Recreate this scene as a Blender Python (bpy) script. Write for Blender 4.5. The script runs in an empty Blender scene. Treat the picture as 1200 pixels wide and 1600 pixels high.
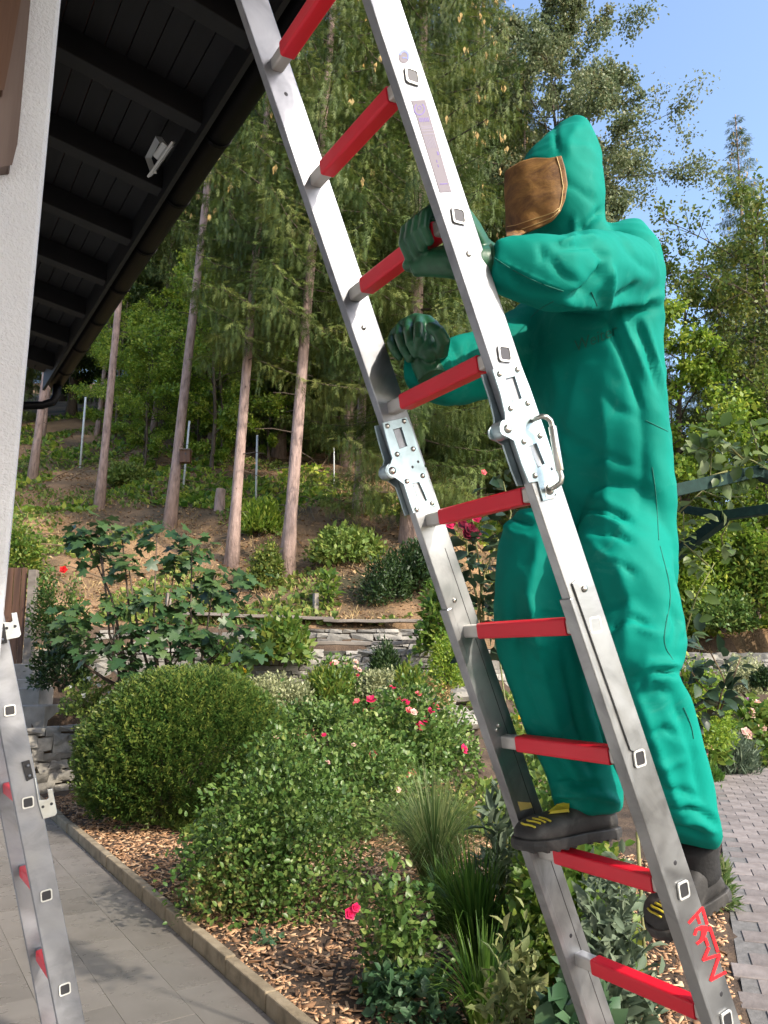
import bpy, bmesh, math, random
import numpy as np
from mathutils import Vector, Matrix, noise
from mathutils.bvhtree import BVHTree
from mathutils.geometry import tessellate_polygon
random.seed(7); rng = np.random.default_rng(7)
R = math.radians
S = bpy.context.scene
COL = S.collection

# ------------------------------------------------------------ camera, sky, sun, exposure
EYE = 1.6
PIT, AZ = R(10.9), R(33.0)
cam_d = bpy.data.cameras.new('camera')
cam = bpy.data.objects.new('camera', cam_d); COL.objects.link(cam)
cam_d.sensor_fit = 'VERTICAL'; cam_d.sensor_height = 24.0; cam_d.lens = 24.0 * 1202 / 1600
cam_d.clip_start = 0.05; cam_d.clip_end = 2000
cam.location = (0, 0, EYE)
cam.rotation_euler = (R(90) + PIT, 0, -AZ)
S.camera = cam

SUN_EL = R(36)
sun_from = Vector((0.30, -0.954, 0)).normalized() * math.cos(SUN_EL) + Vector((0, 0, math.sin(SUN_EL)))
sd = bpy.data.lights.new('sun', 'SUN'); sd.energy = 2.0; sd.angle = R(1.0); sd.color = (1.0, 0.9, 0.76)
sun = bpy.data.objects.new('sun', sd); COL.objects.link(sun)
sun.location = (0, -10, 30)
sun.rotation_euler = sun_from.to_track_quat('Z', 'Y').to_euler()

W = bpy.data.worlds.new('World'); S.world = W; W.use_nodes = True
wn = W.node_tree.nodes; wl = W.node_tree.links
bg = wn['Background']; bg.inputs['Strength'].default_value = 0.15
sky = wn.new('ShaderNodeTexSky'); sky.sky_type = 'NISHITA'; sky.sun_disc = False
sky.sun_elevation = SUN_EL
sky.sun_rotation = math.atan2(sun_from.x, sun_from.y)
sky.air_density = 1.0; sky.dust_density = 2.2; sky.ozone_density = 1.6
wl.new(sky.outputs[0], bg.inputs['Color'])
S.view_settings.view_transform = 'Standard'; S.view_settings.look = 'None'
S.view_settings.exposure = 1.5; S.view_settings.gamma = 1.0; S.view_settings.use_curve_mapping = False

# ------------------------------------------------------------ measuring helpers (world: x = away from house, y = along the eave)
CA, SA, CP, SP = math.cos(AZ), math.sin(AZ), math.cos(PIT), math.sin(PIT)
def ray(px, py):
    X = px - 600.0; up = 800.0 - py; fw = 1202.0
    Z = CP * up + SP * fw; Y = CP * fw - SP * up
    return Vector((X * CA + Y * SA, -X * SA + Y * CA, Z))
def at_e(px, py, e):
    r = ray(px, py); k = e / r.y
    return Vector((r.x * k, e, EYE + r.z * k))
def at_n(px, py, n):
    r = ray(px, py); k = n / r.x
    return Vector((n, r.y * k, EYE + r.z * k))
def at_z(px, py, z):
    r = ray(px, py); k = (z - EYE) / r.z
    return Vector((r.x * k, r.y * k, z))
def at_d(px, py, d):
    r = ray(px, py); k = d / (r.x * SA + r.y * CA)
    return Vector((r.x * k, r.y * k, EYE + r.z * k))
def pix(p):
    x, y, z = p[0], p[1], p[2] - EYE
    X = x * CA - y * SA; Y = x * SA + y * CA
    up = -SP * Y + CP * z; fw = CP * Y + SP * z
    return 600 + 1202 * X / fw, 800 - 1202 * up / fw
def toXY(n, e): return n * CA - e * SA, n * SA + e * CA
def fromXY(X, Y): return X * CA + Y * SA, -X * SA + Y * CA
def sm(t):
    t = min(1.0, max(0.0, t)); return t * t * (3 - 2 * t)

# ------------------------------------------------------------ object helpers
def tag(o, label=None, cat=None, group=None, kind=None):
    if label: o['label'] = label
    if cat: o['category'] = cat
    if group: o['group'] = group
    if kind: o['kind'] = kind
    return o
def thing(name, loc, label, cat, group=None):
    o = bpy.data.objects.new(name, None); COL.objects.link(o); o.location = loc
    o.empty_display_size = 0.1
    return tag(o, label, cat, group)
def wpos(o):
    v = Vector((0, 0, 0))
    while o is not None: v += o.location; o = o.parent
    return v
def mesh_obj(name, V, F, mat=None, parent=None, smooth=False, world=True, bevel=0, kind=None):
    """V in world coordinates; F any polygons"""
    off = wpos(parent) if (parent is not None and world) else Vector((0, 0, 0))
    me = bpy.data.meshes.new(name)
    me.from_pydata([tuple(Vector(v) - off) for v in V], [], F)
    if smooth: me.polygons.foreach_set('use_smooth', [True] * len(me.polygons))
    me.update()
    if mat: me.materials.append(mat)
    o = bpy.data.objects.new(name, me); COL.objects.link(o)
    if parent is not None: o.parent = parent
    if bevel:
        b = o.modifiers.new('bevel', 'BEVEL'); b.width = bevel; b.segments = 2; b.limit_method = 'ANGLE'; b.angle_limit = R(40)
    if kind: o['kind'] = kind
    return o
def np_mesh(name, V, F, mat, parent=None, rnd=None, world=True, smooth=False, kind=None):
    V = np.asarray(V, dtype=np.float32); F = np.asarray(F, dtype=np.int32)
    if parent is not None and world: V = V - np.array(wpos(parent), dtype=np.float32)
    me = bpy.data.meshes.new(name)
    k = F.shape[1]; nf = len(F)
    me.vertices.add(len(V)); me.vertices.foreach_set('co', V.ravel())
    me.loops.add(nf * k); me.loops.foreach_set('vertex_index', F.ravel())
    me.polygons.add(nf); me.polygons.foreach_set('loop_start', np.arange(nf, dtype=np.int32) * k)
    me.polygons.foreach_set('loop_total', np.full(nf, k, dtype=np.int32))
    if smooth: me.polygons.foreach_set('use_smooth', np.ones(nf, dtype=bool))
    if rnd is not None:
        a = me.attributes.new('rnd', 'FLOAT', 'POINT'); a.data.foreach_set('value', np.asarray(rnd, dtype=np.float32))
    me.update(); me.validate()
    if mat: me.materials.append(mat)
    o = bpy.data.objects.new(name, me); COL.objects.link(o)
    if parent is not None: o.parent = parent
    if kind: o['kind'] = kind
    return o
def copy_tree(root, loc, label=None, group=None, rotz=None, scale=None):
    r = root.copy(); COL.objects.link(r); r.location = loc
    if label: r['label'] = label
    if group: r['group'] = group
    if rotz is not None: r.rotation_euler.z = rotz
    if scale is not None: r.scale = (scale, scale, scale) if not hasattr(scale, '__len__') else scale
    for ch in list(root.children):
        c = ch.copy(); COL.objects.link(c); c.parent = r
        for g in list(ch.children):
            d = g.copy(); COL.objects.link(d); d.parent = c
    return r
class G:
    """collects simple solids"""
    def __init__(s): s.V = []; s.F = []
    def add(s, V, F):
        b = len(s.V); s.V += [Vector(v) for v in V]; s.F += [tuple(i + b for i in f) for f in F]; return s
    def hexa(s, o, a, b, c):
        o, a, b, c = Vector(o), Vector(a), Vector(b), Vector(c)
        V = [o, o + a, o + a + b, o + b, o + c, o + a + c, o + a + b + c, o + b + c]
        F = [(0, 3, 2, 1), (4, 5, 6, 7), (0, 1, 5, 4), (1, 2, 6, 5), (2, 3, 7, 6), (3, 0, 4, 7)]
        if a.cross(b).dot(c) < 0: F = [f[::-1] for f in F]
        return s.add(V, F)
    def box(s, x0, x1, y0, y1, z0, z1):
        return s.hexa((x0, y0, z0), (x1 - x0, 0, 0), (0, y1 - y0, 0), (0, 0, z1 - z0))
    def tube(s, pts, rad, seg=10, cap=True, sq=None):
        pts = [Vector(p) for p in pts]; n = len(pts)
        if not hasattr(rad, '__len__'): rad = [rad] * n
        V = []; prev = None
        for i, p in enumerate(pts):
            t = (pts[min(i + 1, n - 1)] - pts[max(i - 1, 0)]).normalized()
            if prev is None:
                u = t.orthogonal().normalized()
            else:
                u = prev - t * prev.dot(t)
                u = u.normalized() if u.length > 1e-6 else t.orthogonal().normalized()
            prev = u; v = t.cross(u)
            for k in range(seg):
                a = 2 * math.pi * k / seg
                V.append(p + (u * math.cos(a) + v * math.sin(a)) * rad[i])
        F = []
        for i in range(n - 1):
            for k in range(seg):
                k2 = (k + 1) % seg
                F.append((i * seg + k, i * seg + k2, (i + 1) * seg + k2, (i + 1) * seg + k))
        if cap:
            F.append(tuple(range(seg))[::-1]); F.append(tuple((n - 1) * seg + k for k in range(seg)))
        return s.add(V, F)
    def loft(s, rings, cap=True):
        seg = len(rings[0]); V = [p for r_ in rings for p in r_]; F = []
        for i in range(len(rings) - 1):
            for k in range(seg):
                k2 = (k + 1) % seg
                F.append((i * seg + k, i * seg + k2, (i + 1) * seg + k2, (i + 1) * seg + k))
        if cap:
            F.append(tuple(range(seg))[::-1]); F.append(tuple((len(rings) - 1) * seg + k for k in range(seg)))
        return s.add(V, F)
    def ball(s, c, r, seg=12, rings=7, sc=(1, 1, 1)):
        c = Vector(c); V = [c + Vector((0, 0, r * sc[2]))]
        for i in range(1, rings):
            a = math.pi * i / rings
            for k in range(seg):
                b = 2 * math.pi * k / seg
                V.append(c + Vector((math.sin(a) * math.cos(b) * r * sc[0], math.sin(a) * math.sin(b) * r * sc[1], math.cos(a) * r * sc[2])))
        V.append(c - Vector((0, 0, r * sc[2]))); F = []
        for k in range(seg):
            F.append((0, 1 + k, 1 + (k + 1) % seg))
            F.append((len(V) - 1, 1 + (rings - 2) * seg + (k + 1) % seg, 1 + (rings - 2) * seg + k))
        for i in range(rings - 2):
            for k in range(seg):
                k2 = (k + 1) % seg
                F.append((1 + i * seg + k, 1 + (i + 1) * seg + k, 1 + (i + 1) * seg + k2, 1 + i * seg + k2))
        return s.add(V, F)
    def poly(s, outer, holes, thick):
        """flat plate: 3D outline (+holes) extruded by vector thick"""
        loops = [[Vector(p) for p in l] for l in [outer] + list(holes)]
        tri = tessellate_polygon(loops); allp = [p for l in loops for p in l]; n = len(allp); t = Vector(thick)
        V = allp + [p + t for p in allp]; F = []
        for f in tri:
            nn = (allp[f[1]] - allp[f[0]]).cross(allp[f[2]] - allp[f[0]])
            f = tuple(f)
            if nn.dot(t) > 0: f = f[::-1]
            F.append(f); F.append(tuple(i + n for i in f[::-1]))
        b = 0
        for l in loops:
            m = len(l)
            for i in range(m):
                j = (i + 1) % m
                F.append((b + i, b + j, b + j + n, b + i + n))
            b += m
        return s.add(V, F)
    def obj(s, name, mat, parent=None, **k): return mesh_obj(name, s.V, s.F, mat, parent, **k)

# ------------------------------------------------------------ materials
def mat(name, base=(.5, .5, .5), rough=.6, metal=0., spec=.5):
    m = bpy.data.materials.new(name); m.use_nodes = True
    b = m.node_tree.nodes['Principled BSDF']
    b.inputs['Base Color'].default_value = (*base, 1); b.inputs['Roughness'].default_value = rough
    b.inputs['Metallic'].default_value = metal; b.inputs['Specular IOR Level'].default_value = spec
    return m
def nd(m, t, **k):
    n = m.node_tree.nodes.new(t)
    for a, v in k.items(): setattr(n, a, v)
    return n
def lk(m, a, b): m.node_tree.links.new(a, b)
def bsdf(m): return m.node_tree.nodes['Principled BSDF']
def noise_tex(m, scale, detail=4, rough=.55, coord='Object', stretch=None, dist=0.0):
    tc = nd(m, 'ShaderNodeTexCoord'); src = tc.outputs[coord]
    if stretch:
        mp = nd(m, 'ShaderNodeMapping'); mp.inputs['Scale'].default_value = stretch
        lk(m, src, mp.inputs[0]); src = mp.outputs[0]
    n = nd(m, 'ShaderNodeTexNoise'); n.inputs['Scale'].default_value = scale
    n.inputs['Detail'].default_value = detail; n.inputs['Roughness'].default_value = rough
    n.inputs['Distortion'].default_value = dist
    lk(m, src, n.inputs['Vector']); return n.outputs['Fac']
def ramp(m, fac, stops):
    r = nd(m, 'ShaderNodeValToRGB'); e = r.color_ramp.elements
    while len(e) < len(stops): e.new(.5)
    for i, (p, c) in enumerate(stops):
        e[i].position = p; e[i].color = (*c, 1) if len(c) == 3 else c
    lk(m, fac, r.inputs[0]); return r.outputs[0]
def bump(m, fac, strength=.3, dist=.01, prev=None):
    b = nd(m, 'ShaderNodeBump'); b.inputs['Strength'].default_value = strength; b.inputs['Distance'].default_value = dist
    lk(m, fac, b.inputs['Height'])
    if prev is not None: lk(m, prev, b.inputs['Normal'])
    lk(m, b.outputs[0], bsdf(m).inputs['Normal']); return b.outputs[0]
def tinted(name, stops, scale=8, rough=.6, metal=0, bs=.3, bscale=None, bd=.01, stretch=None, detail=5, spec=.5, dist=0., coord='Object'):
    m = mat(name, rough=rough, metal=metal, spec=spec)
    f = noise_tex(m, scale, detail, stretch=stretch, dist=dist, coord=coord)
    lk(m, ramp(m, f, stops), bsdf(m).inputs['Base Color'])
    if bs:
        bump(m, noise_tex(m, bscale or scale * 4, 4, stretch=stretch, coord=coord), bs, bd)
    return m
def leafmat(name, cols, rough=.5, trans=.35, spec=.4):
    m = mat(name, rough=rough, spec=spec)
    at = nd(m, 'ShaderNodeAttribute', attribute_name='rnd')
    k = len(cols)
    c = ramp(m, at.outputs['Fac'], [((i + .0) / (k - 1) if k > 1 else 0, cc) for i, cc in enumerate(cols)])
    lk(m, c, bsdf(m).inputs['Base Color'])
    tr = nd(m, 'ShaderNodeBsdfTranslucent'); lk(m, c, tr.inputs['Color'])
    mx = nd(m, 'ShaderNodeMixShader'); mx.inputs[0].default_value = trans
    lk(m, bsdf(m).outputs[0], mx.inputs[1]); lk(m, tr.outputs[0], mx.inputs[2])
    lk(m, mx.outputs[0], m.node_tree.nodes['Material Output'].inputs[0])
    return m

M = {}
def alu(name, base, rough, bands=True, spangle=False):
    m = mat(name, base, rough, 1.0)
    f = noise_tex(m, 7, 6, .6, dist=.9)
    c = ramp(m, f, [(.28, tuple(x * .66 for x in base)), (.5, base), (.75, tuple(min(1, x * 1.2) for x in base))])
    lk(m, c, bsdf(m).inputs['Base Color'])
    f2 = noise_tex(m, 9, 3, .5, dist=.8)
    rr = ramp(m, f2, [(.3, (rough * .8,) * 3), (.7, (min(1, rough * 1.35),) * 3)])
    lk(m, rr, bsdf(m).inputs['Roughness'])
    bump(m, noise_tex(m, 160, 3, .5, stretch=(.3, 1, .3)), .06, .002)
    return m
M['alu'] = alu('aluminium', (.31, .32, .345), .48)
M['alu_dull'] = alu('aluminium_weathered', (.37, .38, .385), .42)
M['zinc'] = alu('zinc_plated', (.38, .47, .50), .42)
M['steel'] = alu('steel', (.62, .60, .55), .28)
M['rim'] = mat('rung_rim', (.72, .72, .68), .4, .5)
M['rung_end'] = mat('rung_end', (.58, .56, .53), .42, .35)
M['hole_shade'] = mat('rung_hole_shade', (.05, .05, .055), .5, .6)  # dark tone that stands in for shade inside holes and grooves
m = mat('red_grip', (.62, .010, .022), .38)
lk(m, ramp(m, noise_tex(m, 9, 5, .6, stretch=(1, .25, 1)), [(.3, (.66, .005, .022)), (.7, (.82, .009, .034))]), bsdf(m).inputs['Base Color'])
bump(m, noise_tex(m, 60, 3, .5, stretch=(1, .1, 1)), .06, .002); M['red'] = m
M['paint'] = mat('red_paint', (.85, .012, .02), .45)
M['plastic'] = tinted('black_plastic', [(.3, (.012, .012, .014)), (.7, (.03, .03, .032))], 30, .5, bs=.05)
# suit cloth
m = mat('green_cloth', (.0, .30, .19), .7, spec=.12)
f = noise_tex(m, 3.5, 6, .6)
c1 = ramp(m, f, [(.25, (.0, .175, .135)), (.55, (.0, .215, .168)), (.85, (.002, .255, .20))])
dust = nd(m, 'ShaderNodeMixRGB'); dust.inputs[2].default_value = (.07, .36, .29, 1)
df = ramp(m, noise_tex(m, 9, 7, .7, dist=.8), [(.58, (0, 0, 0)), (.85, (.5, .5, .5))])
lk(m, df, dust.inputs[0]); lk(m, c1, dust.inputs[1]); lk(m, dust.outputs[0], bsdf(m).inputs['Base Color'])
b1 = bump(m, noise_tex(m, 5, 4, .5, dist=.6), .25, .02)
bump(m, noise_tex(m, 500, 2, .5), .12, .001, b1); M['suit'] = m
bsdf(m).inputs['Sheen Weight'].default_value = .0; bsdf(m).inputs['Sheen Roughness'].default_value = .4
m = mat('rubber_green', (.012, .075, .032), .36, spec=.45)
lk(m, ramp(m, noise_tex(m, 30, 5, .6), [(.3, (.010, .065, .030)), (.6, (.018, .105, .048)), (.85, (.07, .15, .08))]), bsdf(m).inputs['Base Color'])
bump(m, noise_tex(m, 60, 4, .6), .12, .004); M['glove'] = m
m = mat('brown_leather', (.2, .09, .03), .62)
lk(m, ramp(m, noise_tex(m, 8, 10, .78, dist=.6, stretch=(1, 1, 1.6)), [(.32, (.055, .026, .011)), (.44, (.12, .058, .020)), (.56, (.24, .125, .035)), (.72, (.40, .25, .08))]), bsdf(m).inputs['Base Color'])
bump(m, noise_tex(m, 60, 5, .6), .35, .004); M['leather'] = m
M['thread'] = mat('stitching', (.55, .40, .18), .7)
M['seam'] = mat('dark_seam', (.0, .125, .095), .8)
M['ink'] = mat('faded_print', (.004, .13, .085), .8)
m = tinted('boot_rubber', [(.3, (.014, .014, .015)), (.5, (.035, .034, .033)), (.7, (.11, .105, .098))], 12, .62, bs=.25, bd=.006, dist=.9); M['boot'] = m
M['boot_cuff'] = tinted('boot_cuff', [(.3, (.008, .008, .009)), (.7, (.02, .02, .02))], 30, .85, bs=.2)
M['yellow'] = tinted('yellow_rubber', [(.3, (.50, .42, .03)), (.7, (.68, .60, .05))], 30, .5, bs=.1)
# building
m = mat('white_stucco', (.70, .70, .70), .9, spec=.2)
lk(m, ramp(m, noise_tex(m, 2.2, 4), [(.3, (.58, .58, .59)), (.7, (.66, .66, .665))]), bsdf(m).inputs['Base Color'])
b1 = bump(m, noise_tex(m, 95, 3, .55, dist=.5), .5, .010)
bump(m, noise_tex(m, 260, 2, .5), .4, .003, b1); M['stucco'] = m
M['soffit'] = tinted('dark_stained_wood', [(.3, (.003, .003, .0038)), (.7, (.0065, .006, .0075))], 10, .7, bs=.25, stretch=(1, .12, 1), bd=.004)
M['gutter'] = mat('black_gutter', (.003, .003, .0035), .5, .0, .06); bump(M['gutter'], noise_tex(M['gutter'], 12, 3), .05, .01)
M['rooftile'] = tinted('roof_tile', [(.3, (.10, .05, .035)), (.7, (.2, .09, .06))], 6, .8)
M['brownwood'] = tinted('weathered_brown_wood', [(.25, (.035, .016, .009)), (.5, (.10, .048, .026)), (.8, (.19, .10, .058))], 9, .7, stretch=(1, 1, .08), bs=.4, bd=.006)
M['pinkwood'] = tinted('greyed_larch', [(.25, (.10, .065, .052)), (.8, (.21, .155, .13))], 9, .75, stretch=(1, 1, .08), bs=.3, bd=.005)
M['greywood'] = tinted('silver_grey_plank', [(.25, (.11, .09, .072)), (.5, (.21, .18, .15)), (.8, (.31, .275, .235))], 6, .85, stretch=(.3, .3, 1), bs=.5, bd=.01)
M['concrete'] = tinted('concrete', [(.3, (.20, .185, .165)), (.7, (.34, .32, .285))], 5, .9, bs=.4, bscale=60)
M['lamp_white'] = mat('lamp_enamel', (.55, .56, .56), .4)
M['lamp_glass'] = mat('lamp_glass', (.45, .46, .47), .12, 0, .8)
m = mat('grey_tile', (.2, .2, .2), .30, spec=.5)
oi = nd(m, 'ShaderNodeObjectInfo')
f = noise_tex(m, 2.2, 7, .62, dist=.5)
c = ramp(m, f, [(.25, (.160, .147, .134)), (.5, (.195, .18, .165)), (.8, (.24, .224, .206))])
hv = nd(m, 'ShaderNodeHueSaturation'); lk(m, c, hv.inputs['Color'])
mr = nd(m, 'ShaderNodeMapRange'); mr.inputs['To Min'].default_value = .88; mr.inputs['To Max'].default_value = 1.12
lk(m, oi.outputs['Random'], mr.inputs[0]); lk(m, mr.outputs[0], hv.inputs['Value']); lk(m, hv.outputs[0], bsdf(m).inputs['Base Color'])
lk(m, ramp(m, noise_tex(m, 5, 5), [(.3, (.22,) * 3), (.7, (.40,) * 3)]), bsdf(m).inputs['Roughness'])
bump(m, noise_tex(m, 60, 4), .05, .002); M['tile'] = m
M['grout'] = tinted('grout', [(.3, (.12, .115, .105)), (.7, (.2, .19, .18))], 20, .9)
M['kerb'] = tinted('kerb_stone', [(.25, (.12, .095, .06)), (.5, (.25, .20, .13)), (.8, (.36, .30, .21))], 9, .9, bs=.5, bscale=50)
def varied(name, stops, scale, rough, bs=.4, bscale=30, bd=.01, lo=.7, hi=1.3):
    m = tinted(name, stops, scale, rough, bs=bs, bscale=bscale, bd=bd)
    b = bsdf(m); src = b.inputs['Base Color'].links[0].from_socket
    oi = nd(m, 'ShaderNodeObjectInfo'); hv = nd(m, 'ShaderNodeHueSaturation')
    mr = nd(m, 'ShaderNodeMapRange'); mr.inputs['To Min'].default_value = lo; mr.inputs['To Max'].default_value = hi
    lk(m, oi.outputs['Random'], mr.inputs[0]); lk(m, mr.outputs[0], hv.inputs['Value'])
    lk(m, src, hv.inputs['Color']); lk(m, hv.outputs[0], b.inputs['Base Color']); return m
M['paver'] = varied('paver', [(.25, (.15, .125, .115)), (.5, (.215, .185, .17)), (.8, (.28, .25, .235))], 8, .85, lo=.8, hi=1.2)
M['stone'] = varied('field_stone', [(.25, (.12, .115, .105)), (.5, (.25, .235, .205)), (.8, (.40, .37, .31))], 6, .9, bs=.6, lo=.65, hi=1.3)
M['soil'] = tinted('soil', [(.25, (.03, .02, .013)), (.5, (.07, .045, .028)), (.8, (.13, .085, .05))], 5, .95, bs=.6, bscale=40, bd=.03)
m = tinted('forest_floor', [(.30, (.045, .04, .017)), (.44, (.12, .078, .04)), (.56, (.25, .15, .075)), (.72, (.34, .215, .11))], .55, .95, bs=.8, bscale=16, bd=.06, detail=12); M['hill'] = m
M['green_metal'] = tinted('dark_green_metal', [(.4, (.010, .030, .026)), (.62, (.014, .042, .036)), (.75, (.03, .045, .035))], 40, .75, bs=.1, spec=.2)
def bark(name, c):
    m = tinted(name, [(.25, tuple(x * .45 for x in c)), (.5, c), (.8, tuple(x * 1.45 for x in c))], 5, .9, stretch=(3, 3, .8), bs=.9, bscale=14, bd=.03, detail=8); return m
M['bark'] = bark('spruce_bark', (.33, .235, .20)); M['bark_dark'] = bark('dark_bark', (.10, .075, .055))
M['twig'] = tinted('twig', [(.3, (.09, .06, .035)), (.7, (.17, .12, .07))], 10, .9)
M['stem_green'] = tinted('green_stem', [(.3, (.10, .12, .03)), (.7, (.20, .19, .07))], 10, .6)
M['twig_dark'] = tinted('dark_twig', [(.3, (.05, .035, .025)), (.7, (.10, .075, .055))], 10, .9)
L = {}
L['spruce'] = leafmat('spruce_needles', [(.030, .060, .015), (.07, .118, .026), (.13, .18, .040), (.20, .22, .055)], .6, .25)
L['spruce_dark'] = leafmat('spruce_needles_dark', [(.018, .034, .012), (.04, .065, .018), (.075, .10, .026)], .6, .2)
L['willow'] = leafmat('grey_green_leaf', [(.07, .11, .045), (.14, .18, .08), (.23, .27, .14), (.34, .28, .12)], .5, .35)
L['autumn'] = leafmat('yellowing_leaf', [(.05, .10, .02), (.10, .16, .03), (.18, .22, .045), (.32, .27, .05)], .5, .4)
L['beech'] = leafmat('beech_leaf', [(.06, .14, .018), (.15, .26, .03), (.30, .40, .05), (.48, .50, .08)], .45, .45)
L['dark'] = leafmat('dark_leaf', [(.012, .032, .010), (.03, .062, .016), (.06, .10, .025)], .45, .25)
L['yew'] = leafmat('yew_needles', [(.012, .038, .010), (.030, .075, .014), (.07, .125, .022), (.18, .21, .04)], .45, .25)
L['rose'] = leafmat('rose_leaf', [(.035, .085, .018), (.075, .15, .03), (.14, .22, .05), (.26, .30, .08)], .38, .3)
L['rose_pale'] = leafmat('rose_leaf_faded', [(.06, .12, .025), (.15, .2, .05), (.42, .34, .12), (.5, .38, .2)], .5, .3)
L['fig'] = leafmat('fig_leaf', [(.022, .060, .020), (.045, .095, .030), (.08, .13, .04)], .42, .25)
L['vine'] = leafmat('vine_leaf', [(.05, .12, .02), (.10, .19, .03), (.19, .26, .045), (.30, .28, .05)], .45, .45)
L['cream'] = leafmat('cream_leaf', [(.16, .20, .09), (.34, .36, .18), (.55, .55, .34)], .5, .3)
L['grass'] = leafmat('grass_blade', [(.04, .10, .015), (.08, .17, .025), (.14, .23, .04)], .4, .4)
L['fountain'] = leafmat('fountain_grass_blade', [(.06, .12, .03), (.13, .20, .06), (.30, .32, .14)], .5, .4)
L['sage'] = leafmat('sage_leaf', [(.06, .095, .055), (.12, .165, .10), (.20, .24, .16)], .7, .25)
L['sage_var'] = leafmat('variegated_sage_leaf', [(.07, .11, .04), (.19, .22, .08), (.42, .40, .17)], .7, .3)
L['darkrose'] = leafmat('dark_rose_leaf', [(.014, .034, .018), (.03, .060, .032), (.055, .09, .05)], .35, .2)
L['archrose'] = leafmat('arch_rose_leaf', [(.07, .12, .035), (.13, .20, .05), (.26, .32, .16)], .4, .45)
L['euon'] = leafmat('ivy_leaf', [(.03, .085, .035), (.06, .13, .06), (.13, .21, .10)], .45, .25)
L['litter'] = leafmat('leaf_litter', [(.14, .07, .035), (.28, .155, .075), (.42, .25, .12), (.5, .36, .18)], .85, .1)
L['under'] = leafmat('undergrowth', [(.08, .14, .025), (.16, .24, .045), (.32, .33, .08)], .6, .35)
L['mulch'] = leafmat('wood_chip', [(.10, .055, .03), (.30, .165, .085), (.50, .29, .155), (.62, .43, .26)], .85, 0)
L['pink'] = leafmat('pink_petal', [(.62, .012, .085), (.75, .03, .16)], .5, .3)
L['coral'] = leafmat('coral_petal', [(.72, .10, .13), (.85, .28, .26)], .5, .3)
L['palepink'] = leafmat('pale_pink_petal', [(.75, .45, .36), (.85, .6, .5)], .5, .3)
L['crimson'] = leafmat('crimson_petal', [(.10, .004, .018), (.22, .008, .04)], .5, .2)
L['red'] = leafmat('red_petal', [(.5, .01, .01), (.65, .02, .02)], .5, .2)
L['white'] = leafmat('white_petal', [(.7, .7, .64), (.8, .8, .76)], .5, .3)
L['lilac'] = leafmat('lilac_petal', [(.45, .14, .45), (.55, .22, .5)], .5, .3)
L['yellowfl'] = leafmat('yellow_petal', [(.6, .42, .02), (.7, .5, .05)], .5, .3)
L['dry'] = leafmat('dry_grass', [(.22, .15, .06), (.38, .27, .12), (.5, .36, .18)], .8, .2)
L['cone'] = leafmat('cone_scale', [(.30, .20, .06), (.45, .32, .12)], .7, 0)

# ------------------------------------------------------------ leaf scattering
def norm(a): return a / (np.linalg.norm(a, axis=-1, keepdims=True) + 1e-9)
def rdir(n, up=0.):
    v = rng.normal(size=(n, 3)); v[:, 2] += up; return norm(v)
def tri_template(n_half=None, kind='kite'):
    if kind == 'kite':   # length 1 along x, width ~.5, folded slightly
        return np.array([[0, 0, 0], [.45, .25, .05], [1, 0, -.06], [.45, -.25, .05]], float), np.array([[0, 1, 2, 3]])
    if kind == 'needle':
        return np.array([[0, 0, 0], [.4, .1, 0], [1, 0, 0], [.4, -.1, 0]], float), np.array([[0, 1, 2, 3]])
    if kind == 'oval':   # two folded halves
        V = np.array([[0, 0, 0], [.5, 0, -.03], [1, 0, -.16], [.22, .23, .06], [.62, .27, .05], [.22, -.23, .06], [.62, -.27, .05]], float)
        return V, np.array([[0, 1, 3], [1, 4, 3], [1, 2, 4], [0, 5, 1], [1, 5, 6], [1, 6, 2]])
    if kind == 'spray':  # flat twig with side shoots
        V = []; F = []
        for x0, y0, x1, y1, w in [(0, 0, 1, 0, .035), (.12, 0, .42, .26, .035), (.12, 0, .42, -.26, .035), (.36, 0, .68, .24, .03), (.36, 0, .68, -.24, .03), (.6, 0, .88, .15, .03), (.6, 0, .88, -.15, .03)]:
            dx, dy = x1 - x0, y1 - y0; l = math.hypot(dx, dy); nx_, ny_ = -dy / l * w, dx / l * w; b = len(V)
            V += [(x0, y0, 0), (x0 + dx * .4 + nx_, y0 + dy * .4 + ny_, -.02 * x0), (x1, y1, -.10 * x1), (x0 + dx * .4 - nx_, y0 + dy * .4 - ny_, -.02 * x0)]; F.append([b, b + 1, b + 2, b + 3])
        return np.array(V, float), np.array(F)
    if kind == 'fig':    # deeply lobed palmate leaf
        pts = [(0, 0), (.06, .20), (-.02, .46), (.22, .40), (.34, .30), (.42, .56), (.66, .52), (.60, .24), (.80, .18), (1.0, 0)]
        up = [(x, y, .10 * abs(y) - .12 * x * x) for x, y in pts]
        V = [(.38, 0, .02)] + up + [(x, -y, z) for x, y, z in up[1:-1]][::-1]
        n = len(V) - 1
        return np.array(V, float), np.array([[0, 1 + i, 1 + (i + 1) % n] for i in range(n)])
    if kind == 'petalrose':
        V = []; F = []
        for ring, (r, z, k) in enumerate([(1., .0, 5), (.62, .3, 4), (.3, .45, 3)]):
            for i in range(k):
                a = 2 * math.pi * (i + ring * .4) / k; b = .75
                base = len(V)
                V += [(0, 0, z - .25), (r * .8 * math.cos(a - b), r * .8 * math.sin(a - b), z), (r * 1.05 * math.cos(a), r * 1.05 * math.sin(a), z + .22), (r * .8 * math.cos(a + b), r * .8 * math.sin(a + b), z)]
                F.append([base, base + 1, base + 2, base + 3])
        return np.array(V, float), np.array(F)
TPL = {k: tri_template(kind=k) for k in ('kite', 'needle', 'oval', 'spray', 'fig', 'petalrose')}
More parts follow.
